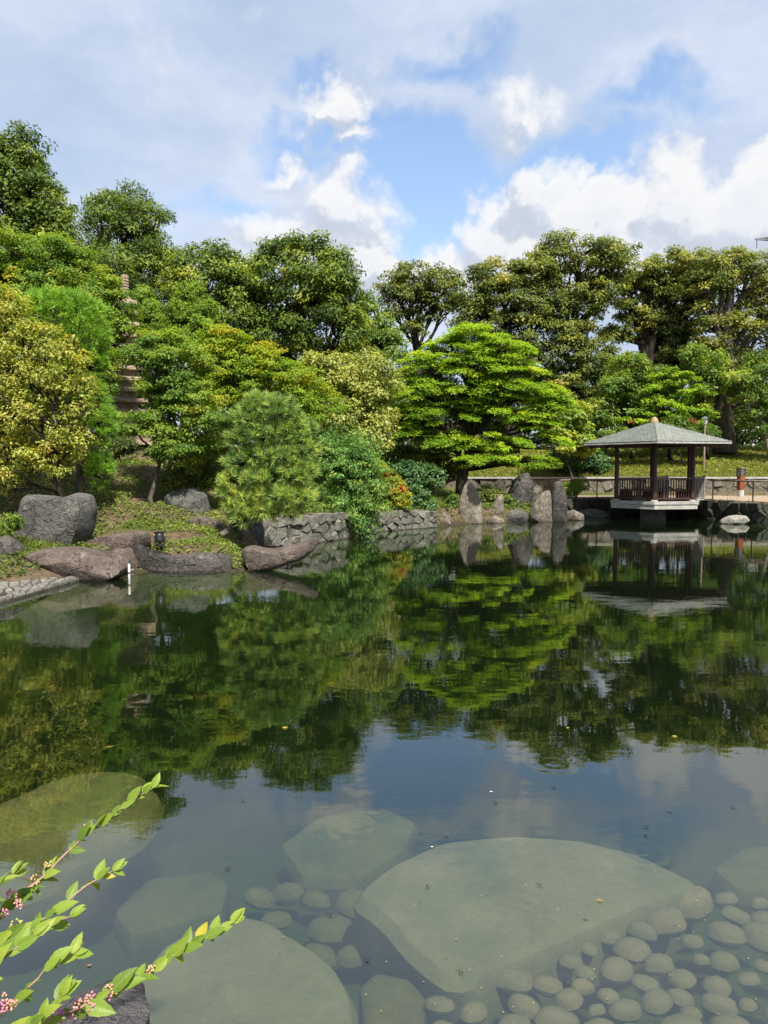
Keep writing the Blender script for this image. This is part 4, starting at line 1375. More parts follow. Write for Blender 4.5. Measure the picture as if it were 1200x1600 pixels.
    # dark undergrowth further back
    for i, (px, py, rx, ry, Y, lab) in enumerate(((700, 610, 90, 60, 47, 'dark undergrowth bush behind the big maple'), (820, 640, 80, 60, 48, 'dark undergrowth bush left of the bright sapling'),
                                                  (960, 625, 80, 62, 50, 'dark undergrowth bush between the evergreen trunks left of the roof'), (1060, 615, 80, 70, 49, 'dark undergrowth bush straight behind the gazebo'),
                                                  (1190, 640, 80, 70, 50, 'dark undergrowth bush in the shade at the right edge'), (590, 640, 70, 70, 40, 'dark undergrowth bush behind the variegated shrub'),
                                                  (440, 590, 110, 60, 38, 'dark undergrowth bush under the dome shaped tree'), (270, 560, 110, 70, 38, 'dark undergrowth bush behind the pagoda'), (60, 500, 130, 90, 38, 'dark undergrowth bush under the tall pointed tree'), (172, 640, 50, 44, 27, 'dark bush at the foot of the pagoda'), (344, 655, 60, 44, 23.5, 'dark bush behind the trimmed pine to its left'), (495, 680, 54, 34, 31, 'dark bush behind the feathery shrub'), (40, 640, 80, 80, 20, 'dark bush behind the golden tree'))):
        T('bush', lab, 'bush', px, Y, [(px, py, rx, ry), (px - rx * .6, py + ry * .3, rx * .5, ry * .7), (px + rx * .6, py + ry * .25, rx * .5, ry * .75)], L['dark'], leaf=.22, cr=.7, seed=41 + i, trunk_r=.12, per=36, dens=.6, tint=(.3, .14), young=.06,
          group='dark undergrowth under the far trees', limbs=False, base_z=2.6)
    # ---- the big maple over the standing stones
    mp = dict(puff=.35, flat=.20, up=1.5, outw=.15, rnd=.42, tilt=.35, under=.25, droop=.1)
    T('maple_tree', 'big spreading bright green maple above the standing stones', 'tree', 727, 29.0,
      [(742, 525, 44, 20), (705, 545, 46, 22), (785, 545, 44, 22), (670, 575, 40, 24), (735, 575, 60, 26), (800, 580, 48, 24), (655, 612, 40, 24), (715, 615, 56, 24), (775, 612, 50, 24), (838, 612, 40, 22), (862, 632, 30, 16),
       (650, 648, 38, 20), (705, 655, 50, 20), (770, 652, 54, 20), (835, 655, 46, 20), (700, 690, 44, 14), (770, 692, 60, 16), (845, 690, 40, 18), (770, 722, 50, 12, -.6), (830, 722, 40, 12), (640, 680, 30, 16)],
      L['maple'], leaf=.115, cr=.42, seed=51, trunk_r=.22, branch_r=.085, per=58, dens=.80, tint=(.48, .14), young=.16, young_up=.2, twigs=4, bark='bark_dark', trunk_top=.72, base_z=.55, lean=at(740, 600, 29.2), **mp)
    # ---- left slope
    T('maple_tree', 'wide green maple canopy at the left in front of the pagoda', 'tree', 90, 20.5, [(20, 388, 40, 34), (75, 400, 46, 34), (122, 420, 40, 36), (150, 455, 34, 34), (50, 440, 56, 36), (110, 475, 54, 38), (158, 500, 32, 36), (10, 470, 44, 44), (168, 545, 16, 30), (140, 540, 44, 40), (150, 600, 32, 40), (186, 478, 22, 24), (192, 528, 22, 30), (-40, 420, 50, 60)],
      L['maple_mid'], leaf=.085, cr=.32, seed=61, trunk_r=.14, per=44, dens=.75, tint=(.5, .17), young=.12, flat=.38, up=1.0, base_z=2.0, rnd=.5)
    T('maple_tree', 'young green maple with a slim grey trunk beside the squarish boulder', 'tree', 237, 16.6, [(268, 548, 42, 30), (250, 575, 26, 30), (290, 570, 44, 32), (268, 605, 40, 30), (300, 620, 40, 32), (243, 655, 30, 26), (270, 650, 48, 30), (315, 665, 32, 30), (250, 690, 34, 26), (285, 700, 40, 26), (235, 535, 22, 20), (208, 556, 28, 15), (234, 610, 14, 26), (204, 664, 32, 22)],
      L['maple_mid'], leaf=.072, cr=.26, seed=62, trunk_r=.058, branch_r=.03, per=44, dens=.72, tint=(.47, .16), young=.08, flat=.35, up=1.0, rnd=.5, bark='bark_grey', trunk_top=.6, lean=at(247, 620, 16.7))
    T('maple_tree', 'yellow green maple behind the trimmed pine', 'tree', 400, 21, [(345, 535, 36, 26), (385, 555, 40, 28), (335, 565, 30, 28), (425, 580, 44, 30), (370, 595, 50, 32), (465, 600, 40, 30), (420, 625, 50, 30), (490, 635, 40, 30), (340, 620, 36, 30), (450, 650, 50, 30)],
      L['maple_yellow'], leaf=.085, cr=.32, seed=63, trunk_r=.1, per=46, dens=.75, tint=(.5, .16), young=.12, flat=.35, up=1.0, rnd=.5)
    T('variegated_shrub', 'tall cream and green variegated shrub left of the big maple', 'shrub', 545, 26, [(490, 575, 34, 22), (530, 575, 44, 26), (580, 580, 38, 26), (510, 605, 50, 28), (565, 610, 50, 30), (535, 645, 60, 34), (590, 640, 30, 36), (570, 675, 44, 26), (605, 600, 18, 26)],
      L['varieg'], leaf=.11, cr=.36, seed=64, trunk_r=.08, per=26, dens=.85, tint=(.52, .17), young=.12, flat=.7, up=.8, rnd=.6)
    T('golden_tree', 'golden yellow leaved tree at the left edge above the grey boulder', 'tree', 104, 14.2, [(25, 500, 34, 36), (60, 540, 46, 38), (100, 575, 40, 36), (15, 570, 50, 46), (60, 600, 54, 40), (112, 625, 36, 34), (20, 640, 54, 44), (85, 665, 52, 36), (125, 690, 26, 26), (15, 705, 46, 40), (80, 715, 48, 28), (5, 755, 30, 22), (-40, 600, 60, 110), (135, 600, 16, 14), (-5, 470, 26, 30)],
      L['gold'], leaf=.072, cr=.2, seed=65, trunk_r=.075, branch_r=.035, per=13, dens=.68, tint=(.52, .13), young=.07, young_up=.25, flat=.55, up=.8, rnd=.55, droop=.35, width=.48, lean=at(75, 620, 14.0), base_z=.65)
    for (n, lab, px, lo, Y, sd) in (('conical_conifer', 'large cone shaped trimmed conifer in front of the round trees', 300, [(300, 468, 22, 24), (300, 490, 36, 26), (300, 515, 44, 26), (300, 540, 46, 24)], 24.5, 71),
                                ('conical_conifer', 'smaller cone shaped conifer beside the pagoda', 232, [(225, 470, 14, 20), (232, 490, 22, 22), (238, 512, 28, 24)], 25.5, 72)):
        T(n, lab, 'conifer', px, Y, lo, L['conifer'], leaf=.12, cr=.17, seed=sd, trunk_r=.09, per=24, dens=.9, tint=(.6, .13), bumpy=.12, droop=-.9, up=.2, outw=1.0, width=.3, group='cone shaped conifers', limbs=False, base_z=3.0)
    T('shrub', 'dark leafy shrub with a few yellow sprigs behind the squarish boulder', 'shrub', 300, 17.6, [(300, 730, 40, 26), (335, 715, 28, 30), (275, 745, 26, 20), (330, 745, 30, 22), (345, 690, 16, 16)], L['ever'], leaf=.075, cr=.2, seed=73, trunk_r=.04, per=30, dens=.7, tint=(.42, .17), young=.15, young_up=.4)
    T('shrub', 'small dark shrub at the top of the bare earth slope', 'shrub', 187, 19, [(178, 695, 16, 18), (196, 702, 16, 16)], L['ever'], leaf=.08, cr=.2, seed=74, trunk_r=.03, per=28, dens=.8, tint=(.32, .14), young=.03, limbs=False)
    # ---- shrubs on the low wall
    T('feathery_shrub', 'feathery blue green shrub spilling over the low stone wall', 'shrub', 540, 20.6, [(515, 705, 28, 24), (550, 715, 36, 30), (530, 745, 42, 34), (575, 750, 26, 36), (545, 780, 44, 30), (580, 790, 22, 28), (520, 790, 30, 22), (548, 812, 30, 14, -.3)],
      L['bluegreen'], leaf=.085, cr=.2, seed=75, trunk_r=.05, per=34, dens=.85, tint=(.5, .2), young=.2, stretch=1.15, flat=.28, up=.9, outw=.5, width=.3, droop=.1, twigs=4)
    T('azalea_bush', 'yellow green azalea with a few red leaves on the wall top', 'bush', 615, 23.3, [(612, 760, 20, 15), (622, 778, 18, 14), (600, 780, 16, 14), (585, 735, 20, 14), (605, 745, 18, 12)], L['azalea'], leaf=.075, cr=.17, seed=76, trunk_r=.03, per=30, dens=.9, tint=(.52, .14), young=.04, young_up=.5, limbs=False)
    T('camellia_bush', 'small round glossy dark bush between the azalea and the tan block', 'bush', 651, 24.5, [(650, 780, 22, 17), (662, 790, 16, 12), (640, 795, 14, 10)], L['glossy'], leaf=.095, cr=.2, seed=77, trunk_r=.04, per=30, dens=.9, tint=(.58, .17), young=.15, limbs=False)
    T('camellia_bush', 'wider glossy dark bush behind the small round one', 'bush', 645, 26, [(632, 738, 24, 14), (660, 742, 24, 16), (640, 755, 28, 12), (680, 750, 14, 14)], L['glossy'], leaf=.10, cr=.24, seed=78, trunk_r=.05, per=30, dens=.85, tint=(.5, .17), young=.1, limbs=False)
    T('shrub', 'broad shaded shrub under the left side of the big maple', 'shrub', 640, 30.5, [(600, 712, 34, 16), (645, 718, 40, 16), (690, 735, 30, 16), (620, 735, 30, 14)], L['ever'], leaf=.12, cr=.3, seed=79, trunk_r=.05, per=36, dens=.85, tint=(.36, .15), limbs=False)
    T('fine_leaved_shrub', 'soft fine leaved pale shrub left of the big maple trunk', 'shrub', 632, 30, [(630, 665, 24, 24), (650, 640, 20, 22), (660, 670, 22, 18)], L['fresh'], leaf=.12, cr=.26, seed=80, trunk_r=.04, per=44, dens=.9, tint=(.42, .13), width=.22, droop=.2, limbs=False)
    T('shrub', 'small light green shrub against the retaining wall right of the pillar stone', 'shrub', 898, 30.5, [(890, 765, 16, 14), (906, 760, 14, 12)], L['fresh'], leaf=.085, cr=.18, seed=81, trunk_r=.03, per=22, dens=.7, tint=(.6, .15), limbs=False)
    T('shrub', 'dark low shrub behind the leaning triangular slab', 'shrub', 775, 28.6, [(765, 775, 22, 14), (790, 785, 20, 12), (745, 780, 12, 14), (812, 790, 20, 10)], L['ever'], leaf=.085, cr=.2, seed=82, trunk_r=.03, per=34, dens=.85, tint=(.38, .15), limbs=False)
    T('shrub', 'small ivy shrub between the thin pointed stone and the tall standing stone', 'shrub', 708, 26.6, [(706, 790, 9, 18), (712, 808, 8, 12)], L['fresh'], leaf=.075, cr=.15, seed=83, trunk_r=.02, per=26, dens=.9, tint=(.3, .13), limbs=False)
    T('fern', 'small green fern beside the big grey boulder at the left', 'fern', 18, 12.9, [(18, 808, 12, 10), (8, 818, 12, 10)], L['fresh'], leaf=.11, cr=.12, seed=84, trunk_r=.015, per=14, dens=.6, tint=(.42, .14), width=.25, limbs=False)
    # red flowers on their bush
    rng = np.random.default_rng(99)
    fb = [o for o in bpy.data.objects if o.name.startswith('flowering_bush')][0]
    for px, py in ((1079, 648), (1086, 650), (986, 651)):
        c = at(px, py + 8, 36.2)
        n = 14
        P = c + rng.normal(0, .05, (n, 3)) * (1, 1, .5)
        N = unit(rng.normal(size=(n, 3)) * .5 + (0, -.4, .7))
        V, F = leaves_arrays(P, N, rng.normal(size=(n, 3)), np.full(n, .085), .8)
        obj('flower_cluster', mesh_np('flower_cluster', V - np.array(fb.location), F, L['flower'], {'tint': ('FACE', rng.random(n))}), fb)
    # pines
    pine('pine_tree', 'dome topped bright green pine behind the golden tree', 120, 15.4, [(92, 494, 72, 36), (124, 524, 44, 42), (60, 510, 44, 30), (140, 565, 24, 36), (140, 620, 24, 28), (160, 675, 18, 26), (155, 735, 18, 28), (165, 655, 18, 16), (120, 640, 30, 30), (110, 590, 34, 30)],
         L['needle_green'], 91, length=.155, width=.015, per=40, tcr=.11, dens=.95, trunk_r=.1, tint=(.55, .10), base_z=1.0, bumpy=0.07)
    b0 = at(345, 838, 15.0)
    pine('pine_tree', 'trimmed layered pine leaning over the low stone wall', 345, 15.0, [(405, 632, 26, 18), (430, 645, 40, 24), (392, 655, 30, 22), (455, 672, 34, 24), (410, 680, 44, 20), (375, 690, 20, 20), (470, 700, 26, 24), (425, 712, 48, 20), (378, 722, 28, 16), (470, 735, 26, 18), (430, 745, 56, 18), (368, 752, 28, 14), (440, 775, 56, 18), (385, 785, 34, 14), (430, 798, 44, 12), (380, 812, 22, 8), (362, 770, 20, 12)],
         L['needle'], 92, length=.15, width=.016, per=38, tcr=.095, dens=.72, trunk_r=.075, tint=(.42, .13), base_z=b0[2] + .03,
         trunk_pts=[b0, at(362, 822, 15.2), at(382, 806, 15.4), at(410, 780, 15.6), at(430, 730, 15.6), at(425, 680, 15.6), at(420, 640, 15.6)], low_tint=lambda y: 0.16 if y > 730 else (-0.04 if y < 690 else 0.05))
    # trunk of the older tree beside the maple
    T('old_tree', 'thick grey trunk with small leaves left of the maple stem', 'tree', 718, 30.3, [(715, 690, 34, 14), (690, 705, 28, 12)], L['maple'], leaf=.115, cr=.35, seed=95, trunk_r=.2, per=34, dens=.6, tint=(.4, .14), lean=at(716, 660, 30.3), base_z=.6, bark='bark_grey', wob=.04, flat=.25, up=1.4)
    print('foliage faces', COUNT[0])


build_trees()


# ------------------------------------------------------------------ ground cover (nobody could count it)
def cover(name, label, region, dens, size, mat, seed, hgt=0.08, tint=(.5, .18), grass=False, width=.55, keep=None):
    rng = np.random.default_rng(seed)
    x0, x1, y0, y1 = region
    n = int((x1 - x0) * (y1 - y0) * dens)
    x = rng.uniform(x0, x1, n); y = rng.uniform(y0, y1, n)
    ok = shore_dist(x, y) > 0.06
    if keep is not None:
        ok &= keep(x, y, rng)
    x, y = x[ok], y[ok]
    n = len(x)
    z = ground_z(x, y)
    patch = np.array([mnoise.noise(Vector((a * 1.1, b * 1.1, seed))) for a, b in zip(x, y)])
    z = z + rng.random(n) * hgt * (1 + 0.7 * patch)
    P = np.stack([x, y, z], 1)
    if grass:
        N = unit(rng.normal(size=(n, 3)) * (1, 1, .3))
        A = unit(rng.normal(size=(n, 3)) * .45 + (0, 0, 1))
    else:
        N = unit(rng.normal(size=(n, 3)) * .5 + (0, -.15, 1))
        A = rng.normal(size=(n, 3)); A[:, 2] = A[:, 2] * .3 + .15
        A = unit(A - N * (A * N).sum(1, keepdims=True) * .8)
    sz = size * np.clip(rng.normal(1, .25, n), .5, 1.7)
    V, F = leaves_arrays(P, N, A, sz, width)
    t = np.clip(tint[0] + patch * 0.22 + rng.normal(0, tint[1], n), 0, 1)
    o = obj(name, mesh_np(name, V, F, mat, {'tint': ('FACE', t)}))
    tag(o, label, None, None, 'stuff')
    COUNT[0] += n
    return o


def build_cover():
    def left(x, y, rng):
        # bare earth strips: the slope up beside the young maple and the step behind the flat rock
        bare = (np.abs(x + 5.75 + (y - 17.5) * 0.10) < 0.34) & (y > 16.4) & (y < 19.6)
        bare |= (np.hypot((x + 4.75) / 1.0, (y - 14.75) / .42) < 1)
        return ~bare | (rng.random(len(x)) < .05)
    cover('ground_cover', 'green ground cover on the left bank around the spotlight', (-9, -2.6, 13.1, 19.5), 620, .062, L['cover'], 1, .10, (.52, .16), keep=left)
    cover('ground_cover', 'grass tufts at the foot of the big grey boulder', (-6.8, -4.9, 12.75, 13.3), 900, .10, L['grass'], 2, .05, (.3, .15), True, .10)
    cover('ground_cover', 'grass and weeds on the left bank behind the pale paving', (-9, -5.5, 9.5, 13.2), 420, .07, L['cover'], 12, .07, (.3, .15), keep=lambda x, y, r: shore_dist(x, y) > .5)
    cover('ground_cover', 'leafy cover on the upper left slope', (-14, -1, 19.5, 33), 110, .12, L['cover'], 3, .14, (.38, .16))
    cover('ground_cover', 'leafy cover along the bank behind the low wall', (-3.2, 3.5, 17.3, 27.5), 260, .08, L['cover'], 4, .12, (.34, .15))
    cover('ground_cover', 'shaded leafy cover under the big maple', (1.3, 8, 24.6, 34.3), 330, .085, L['cover'], 5, .14, (.32, .15), keep=lambda x, y, r: (x < 6.6))
    cover('bank_grass', 'grass and low plants covering the bank above the retaining wall', (1, 25, 34.75, 42.5), 190, .125, L['grass'], 6, .12, (.55, .17), keep=lambda x, y, r: r.random(len(x)) < .9)
    cover('bank_grass', 'grass blades along the foot of the far bank', (1, 25, 34.75, 37.5), 200, .16, L['grass'], 7, .05, (.58, .15), True, .12)
    cover('bank_grass', 'rough plants under the far trees', (0, 30, 42, 50), 40, .2, L['dark'], 8, .3, (.35, .15))
    cover('leaf_litter', 'fallen brown leaves on bare earth and the flat rock shore', (-6.6, -4.2, 12.9, 19.6), 60, .06, L['litter'], 9, .01, (.55, .2))
    cover('leaf_litter', 'fallen leaves along the far footpath', (6.5, 20, 26, 34.4), 6, .07, L['litter'], 10, .012, (.6, .2))
    # weed below the surface on the left
    rng = np.random.default_rng(77)
    n = 5200
    x = rng.uniform(-4.6, -1.7, n); y = rng.uniform(4.0, 6.6, n)
    f = np.array([mnoise.noise(Vector((a * 1.7, b * 1.7, 3))) for a, b in zip(x, y)])
    ok = (f > 0.12) & (x < -1.9 - (y - 4) * .25)
    x, y, f = x[ok], y[ok], f[ok]
    P = np.stack([x, y, -0.30 + f * .3 + rng.normal(0, .05, len(x))], 1)
    P[:, 2] = np.minimum(P[:, 2], -0.09)
    A = unit(rng.normal(size=P.shape) * (1, 1, .4) + (0, 0, .3))
    V, F = leaves_arrays(P, unit(rng.normal(size=P.shape) + (0, 0, 1)), A, rng.uniform(.04, .08, len(P)), .3)
    V[:, 2] = np.minimum(V[:, 2], -0.02)
    tag(obj('water_weed', mesh_np('water_weed', V, F, L['weed'], {'tint': ('FACE', rng.random(len(P)))})), 'brownish water weed under the surface at the left', None, None, 'stuff')


build_cover()


# ------------------------------------------------------------------ gazebo
def build_gazebo():
    cx, cy = 10.9, 28.8
    a = math.atan2(cx, cy) - math.radians(2)
    u = np.array((math.cos(a), -math.sin(a))); v = np.array((math.sin(a), math.cos(a)))
    root = empty('gazebo', (cx, cy, 0), 'hexagonal wooden gazebo with a grey shingled roof over the water', 'gazebo')

    def hexpt(i, R, z):       # i = 0 faces us, then to the right and round
        t = math.radians(60 * i)
        p = u * math.sin(t) * R - v * math.cos(t) * R
        return np.array((p[0], p[1], z))
    ZD0, ZD1, ZE, ZA = 0.46, 0.74, 2.93, 3.90
    RD, RP, RR = 1.84, 1.62, 3.04
    # deck slab
    b = MB()
    top = [hexpt(i, RD, ZD1) for i in range(6)]; bot = [hexpt(i, RD, ZD0) for i in range(6)]
    b.add(top + bot, [tuple(range(5, -1, -1)), tuple(range(6, 12))] + [(i, (i + 1) % 6, 6 + (i + 1) % 6, 6 + i) for i in range(6)])
    deck = b.build('deck', M['concrete'], root)
    b = MB()
    t2 = [hexpt(i, RD + .03, ZD1 - .10) for i in range(6)]; t3 = [hexpt(i, RD + .03, ZD1 + .012) for i in range(6)]
    b.add(t3 + t2, [tuple(range(5, -1, -1)), tuple(range(6, 12))] + [(i, (i + 1) % 6, 6 + (i + 1) % 6, 6 + i) for i in range(6)])
    b.build('deck_edge', M['concrete'], root)
    # support pillar
    b = MB()
    ang = math.atan2(u[1], u[0])
    b.box((0, 0, -.55), (.48, .48, 1.0), ang)
    b.build('pillar', M['concrete_dull'], root)
    # footings, posts
    foot = MB().lathe([(.13, 0), (.13, .05), (.10, .06)], 10).mesh('footing', M['concrete'])
    post = MB().lathe([(.085, 0), (.08, .1), (.08, 2.15), (.075, 2.28)], 14).mesh('post', M['wood_dark'], True)
    for i in range(6):
        obj('footing', foot, root, hexpt(i, RP, ZD1 + .013))
        obj('post', post, root, hexpt(i, RP, ZD1 + .072))
    bal = MB().box((0, 0, .40), (.017, .017, .36)).mesh('baluster', M['wood_dark'])
    entrance = 2        # the face at the back right opens to the footbridge
    for i in range(6):
        p, q = hexpt(i, RP, 0), hexpt((i + 1) % 6, RP, 0)
        if i == entrance:
            continue
        d = unit(q - p)
        p2, q2 = p + d * .075, q - d * .075
        for z, h, w, nm in ((ZD1 + .90, .05, .09, 'top_rail'), (ZD1 + .12, .06, .05, 'bottom_rail')):
            MB().bar(p2 + (0, 0, z), q2 + (0, 0, z), w, h).build(nm, M['wood_rail' if nm == 'top_rail' else 'wood_dark'], root)
        n = 13
        for kq in range(n):
            c = p2 + (q2 - p2) * (kq + .75) / (n + .5)
            obj('baluster', bal, root, (c[0], c[1], ZD1 + .09), (0, 0, math.atan2(d[1], d[0])))
        # bench against this side
        inn = unit(np.array((-(p + q)[0], -(p + q)[1], 0)))
        b = MB()
        b.bar(p + d * .25 + inn * .30 + (0, 0, ZD1 + .42), q - d * .25 + inn * .30 + (0, 0, ZD1 + .42), .36, .05)
        b.build('bench_seat', M['wood_rail'], root)
        b = MB()
        for s in (.45, 1.25):
            c = p + d * s + inn * .30
            b.box((c[0], c[1], ZD1 + .205), (.03, .14, .185), math.atan2(d[1], d[0]))
        b.build('bench_legs', M['wood_dark'], root)
    # ring beam and rafters
    for i in range(6):
        MB().bar(hexpt(i, RP, ZE + .06), hexpt((i + 1) % 6, RP, ZE + .06), .10, .16).build('beam', M['wood_dark'], root)
        MB().bar(hexpt(i, RR - .1, ZE - .005), hexpt(i, .12, ZA - .12), .07, .10).build('hip_rafter', M['wood_dark'], root)
        for s in (.25, .5, .75):
            e = hexpt(i, RR - .12, ZE + .0) * (1 - s) + hexpt((i + 1) % 6, RR - .12, ZE + .0) * s
            ridge = np.array((0, 0, ZA - .12))
            f = .45 if s != .5 else .86
            MB().bar(e, e + (ridge - e) * f, .05, .08).build('rafter', M['wood_dark'], root)
    # boarding under the shingles
    b = MB()
    vs = [hexpt(i, RR, ZE + .045) for i in range(6)] + [np.array((0, 0, ZA - .055))] + [hexpt(i, RR, ZE + .02) for i in range(6)] + [np.array((0, 0, ZA - .08))]
    fs = [(i, (i + 1) % 6, 6) for i in range(6)] + [((i + 1) % 6 + 7, i + 7, 13) for i in range(6)] + [(i + 7, (i + 1) % 6 + 7, (i + 1) % 6, i) for i in range(6)]
    b.add(vs, fs).build('roof_boards', M['soffit'], root)
    for i in range(6):
        MB().bar(hexpt(i, RR + .012, ZE + .035), hexpt((i + 1) % 6, RR + .012, ZE + .035), .03, .06).build('eave_board', M['concrete'], root)
    # shingles, course by course
    m, k = new_mat('grey shingles')
    t = k.attr('tint')
    c = k.ramp(t, [(0, (0.124, 0.135, 0.120)), (.5, (0.195, 0.208, 0.186)), (1, (0.280, 0.289, 0.260))])
    n1 = k.noise(k.coord(), 2.2, 5)
    c = k.mix(k.math('MULTIPLY', k.smooth(n1, .5, .7), .18), c, (.15, .165, .14))
    k.out(k.principled(c, .85, .2, k.bump(k.noise(k.coord(), 40, 3), .4, .01)))
    rng = np.random.default_rng(4)
    V, F, Tt = [], [], []
    NC = 19
    apex = np.array((0, 0, ZA))
    for i in range(6):
        A, B = hexpt(i, RR + .03, ZE + .075), hexpt((i + 1) % 6, RR + .03, ZE + .075)
        nrm = unit(np.cross(B - A, apex - A))
        if nrm[2] < 0:
            nrm = -nrm
        for r in range(NC):
            s0, s1 = r / NC, min(.985, (r + 1.25) / NC)
            l0, r0 = A + (apex - A) * s0, B + (apex - B) * s0
            l1, r1 = A + (apex - A) * s1, B + (apex - B) * s1
            w = np.linalg.norm(r0 - l0)
            n = max(1, int(w / .16))
            cut = np.clip((np.arange(n + 1) + np.concatenate([[0], rng.uniform(-.25, .25, n - 1) if n > 1 else [], [0]])) / n, 0, 1)
            for q in range(n):
                ta, tb = cut[q] + .0015, cut[q + 1] - .0015
                lift = .034 + rng.uniform(0, .012)
                o = len(V)
                a0, b0 = l0 + (r0 - l0) * ta, l0 + (r0 - l0) * tb
                a1, b1 = l1 + (r1 - l1) * ta, l1 + (r1 - l1) * tb
                V += [a0 + nrm * lift, b0 + nrm * lift, b1 + nrm * .006, a1 + nrm * .006, a0, b0]
                F += [(o, o + 1, o + 2, o + 3), (o + 4, o + 5, o + 1, o)]
                tv = rng.normal(.42, .10)
                Tt += [tv, tv]
    sh = obj('shingles', mesh_np('shingles', np.array(V), np.array(F), m, {'tint': ('FACE', np.clip(Tt, 0, 1))}), root)
    sh['kind'] = 'stuff'
    # cap
    MB().lathe([(.16, -.05), (.165, .0), (.145, .07), (.115, .15), (.07, .205), (.02, .225)], 16, (0, 0, ZA - .015)).build('finial', M['copper'], root, smooth=True)
    # footbridge to the path
    p, q = hexpt(2, RP, 0), hexpt(3, RP, 0)
    dr = unit(np.array((math.sin(math.radians(150)) * u - math.cos(math.radians(150)) * v).tolist() + [0]))
    b = MB()
    e0, e1 = hexpt(2, RD - .05, 0), hexpt(3, RD - .05, 0)
    vs = []
    for z in (ZD1 + .008, ZD1 - .22):
        vs += [e0 + (0, 0, z), e1 + (0, 0, z), e1 + dr * 1.25 + (0, 0, z), e0 + dr * 1.25 + (0, 0, z)]
    b.add(vs, [(3, 2, 1, 0), (4, 5, 6, 7), (0, 1, 5, 4), (1, 2, 6, 5), (2, 3, 7, 6), (3, 0, 4, 7)]).build('footbridge', M['concrete'], root)
    balg = MB().box((0, 0, .45), (.02, .02, .42)).mesh('baluster', M['wood_grey'])
    pg = MB().box((0, 0, .5), (.045, .045, .5)).mesh('end_post', M['wood_grey'])
    for s in (p, q):
        z0 = ZD1 + .012
        for kq in range(9):
            c = s + dr * (.16 + kq * .13)
            ob = obj('baluster', balg, root, (c[0], c[1], z0 + .04), (0, 0, math.atan2(dr[1], dr[0])))
            ob['label'] = 'weathered grey baluster'
        MB().bar(s + dr * .08 + (0, 0, z0 + .92), s + dr * 1.3 + (0, 0, z0 + .92), .08, .05).build('top_rail', M['wood_grey'], root)
        MB().bar(s + dr * .08 + (0, 0, z0 + .06), s + dr * 1.3 + (0, 0, z0 + .06), .05, .05).build('bottom_rail', M['wood_grey'], root)
        c = s + dr * 1.34
        obj('end_post', pg, root, (c[0], c[1], z0), (0, 0, math.atan2(dr[1], dr[0])))


build_gazebo()


# ------------------------------------------------------------------ small fixtures
def railing(label, pts, every):
    base = np.array((*pts[0], .752))
    root = empty('path_railing', base, label, 'railing', 'railings along the footpath')
    P = np.array([(x, y, 0) for x, y in pts])
    seg = np.linalg.norm(P[1:] - P[:-1], axis=1)
    s = np.concatenate([[0], np.cumsum(seg)])
    for i in range(len(P) - 1):
        MB().tube([P[i] - base + (0, 0, 1.54), P[i + 1] - base + (0, 0, 1.54)], .038, 10).build('rail', M['wood_rail'], root, smooth=True)
    pm = MB().lathe([(.075, 0), (.075, .012), (.026, .014), (.026, .755)], 10).mesh('post', M['metal_brown'])
    n = int(s[-1] / every)
    for i in range(n + 1):
        t = s[-1] * (i + .02) / (n + .04)
        p = np.array([np.interp(t, s, P[:, k2]) for k2 in range(3)])
        obj('post', pm, root, p - base + (0, 0, .752))
    return root


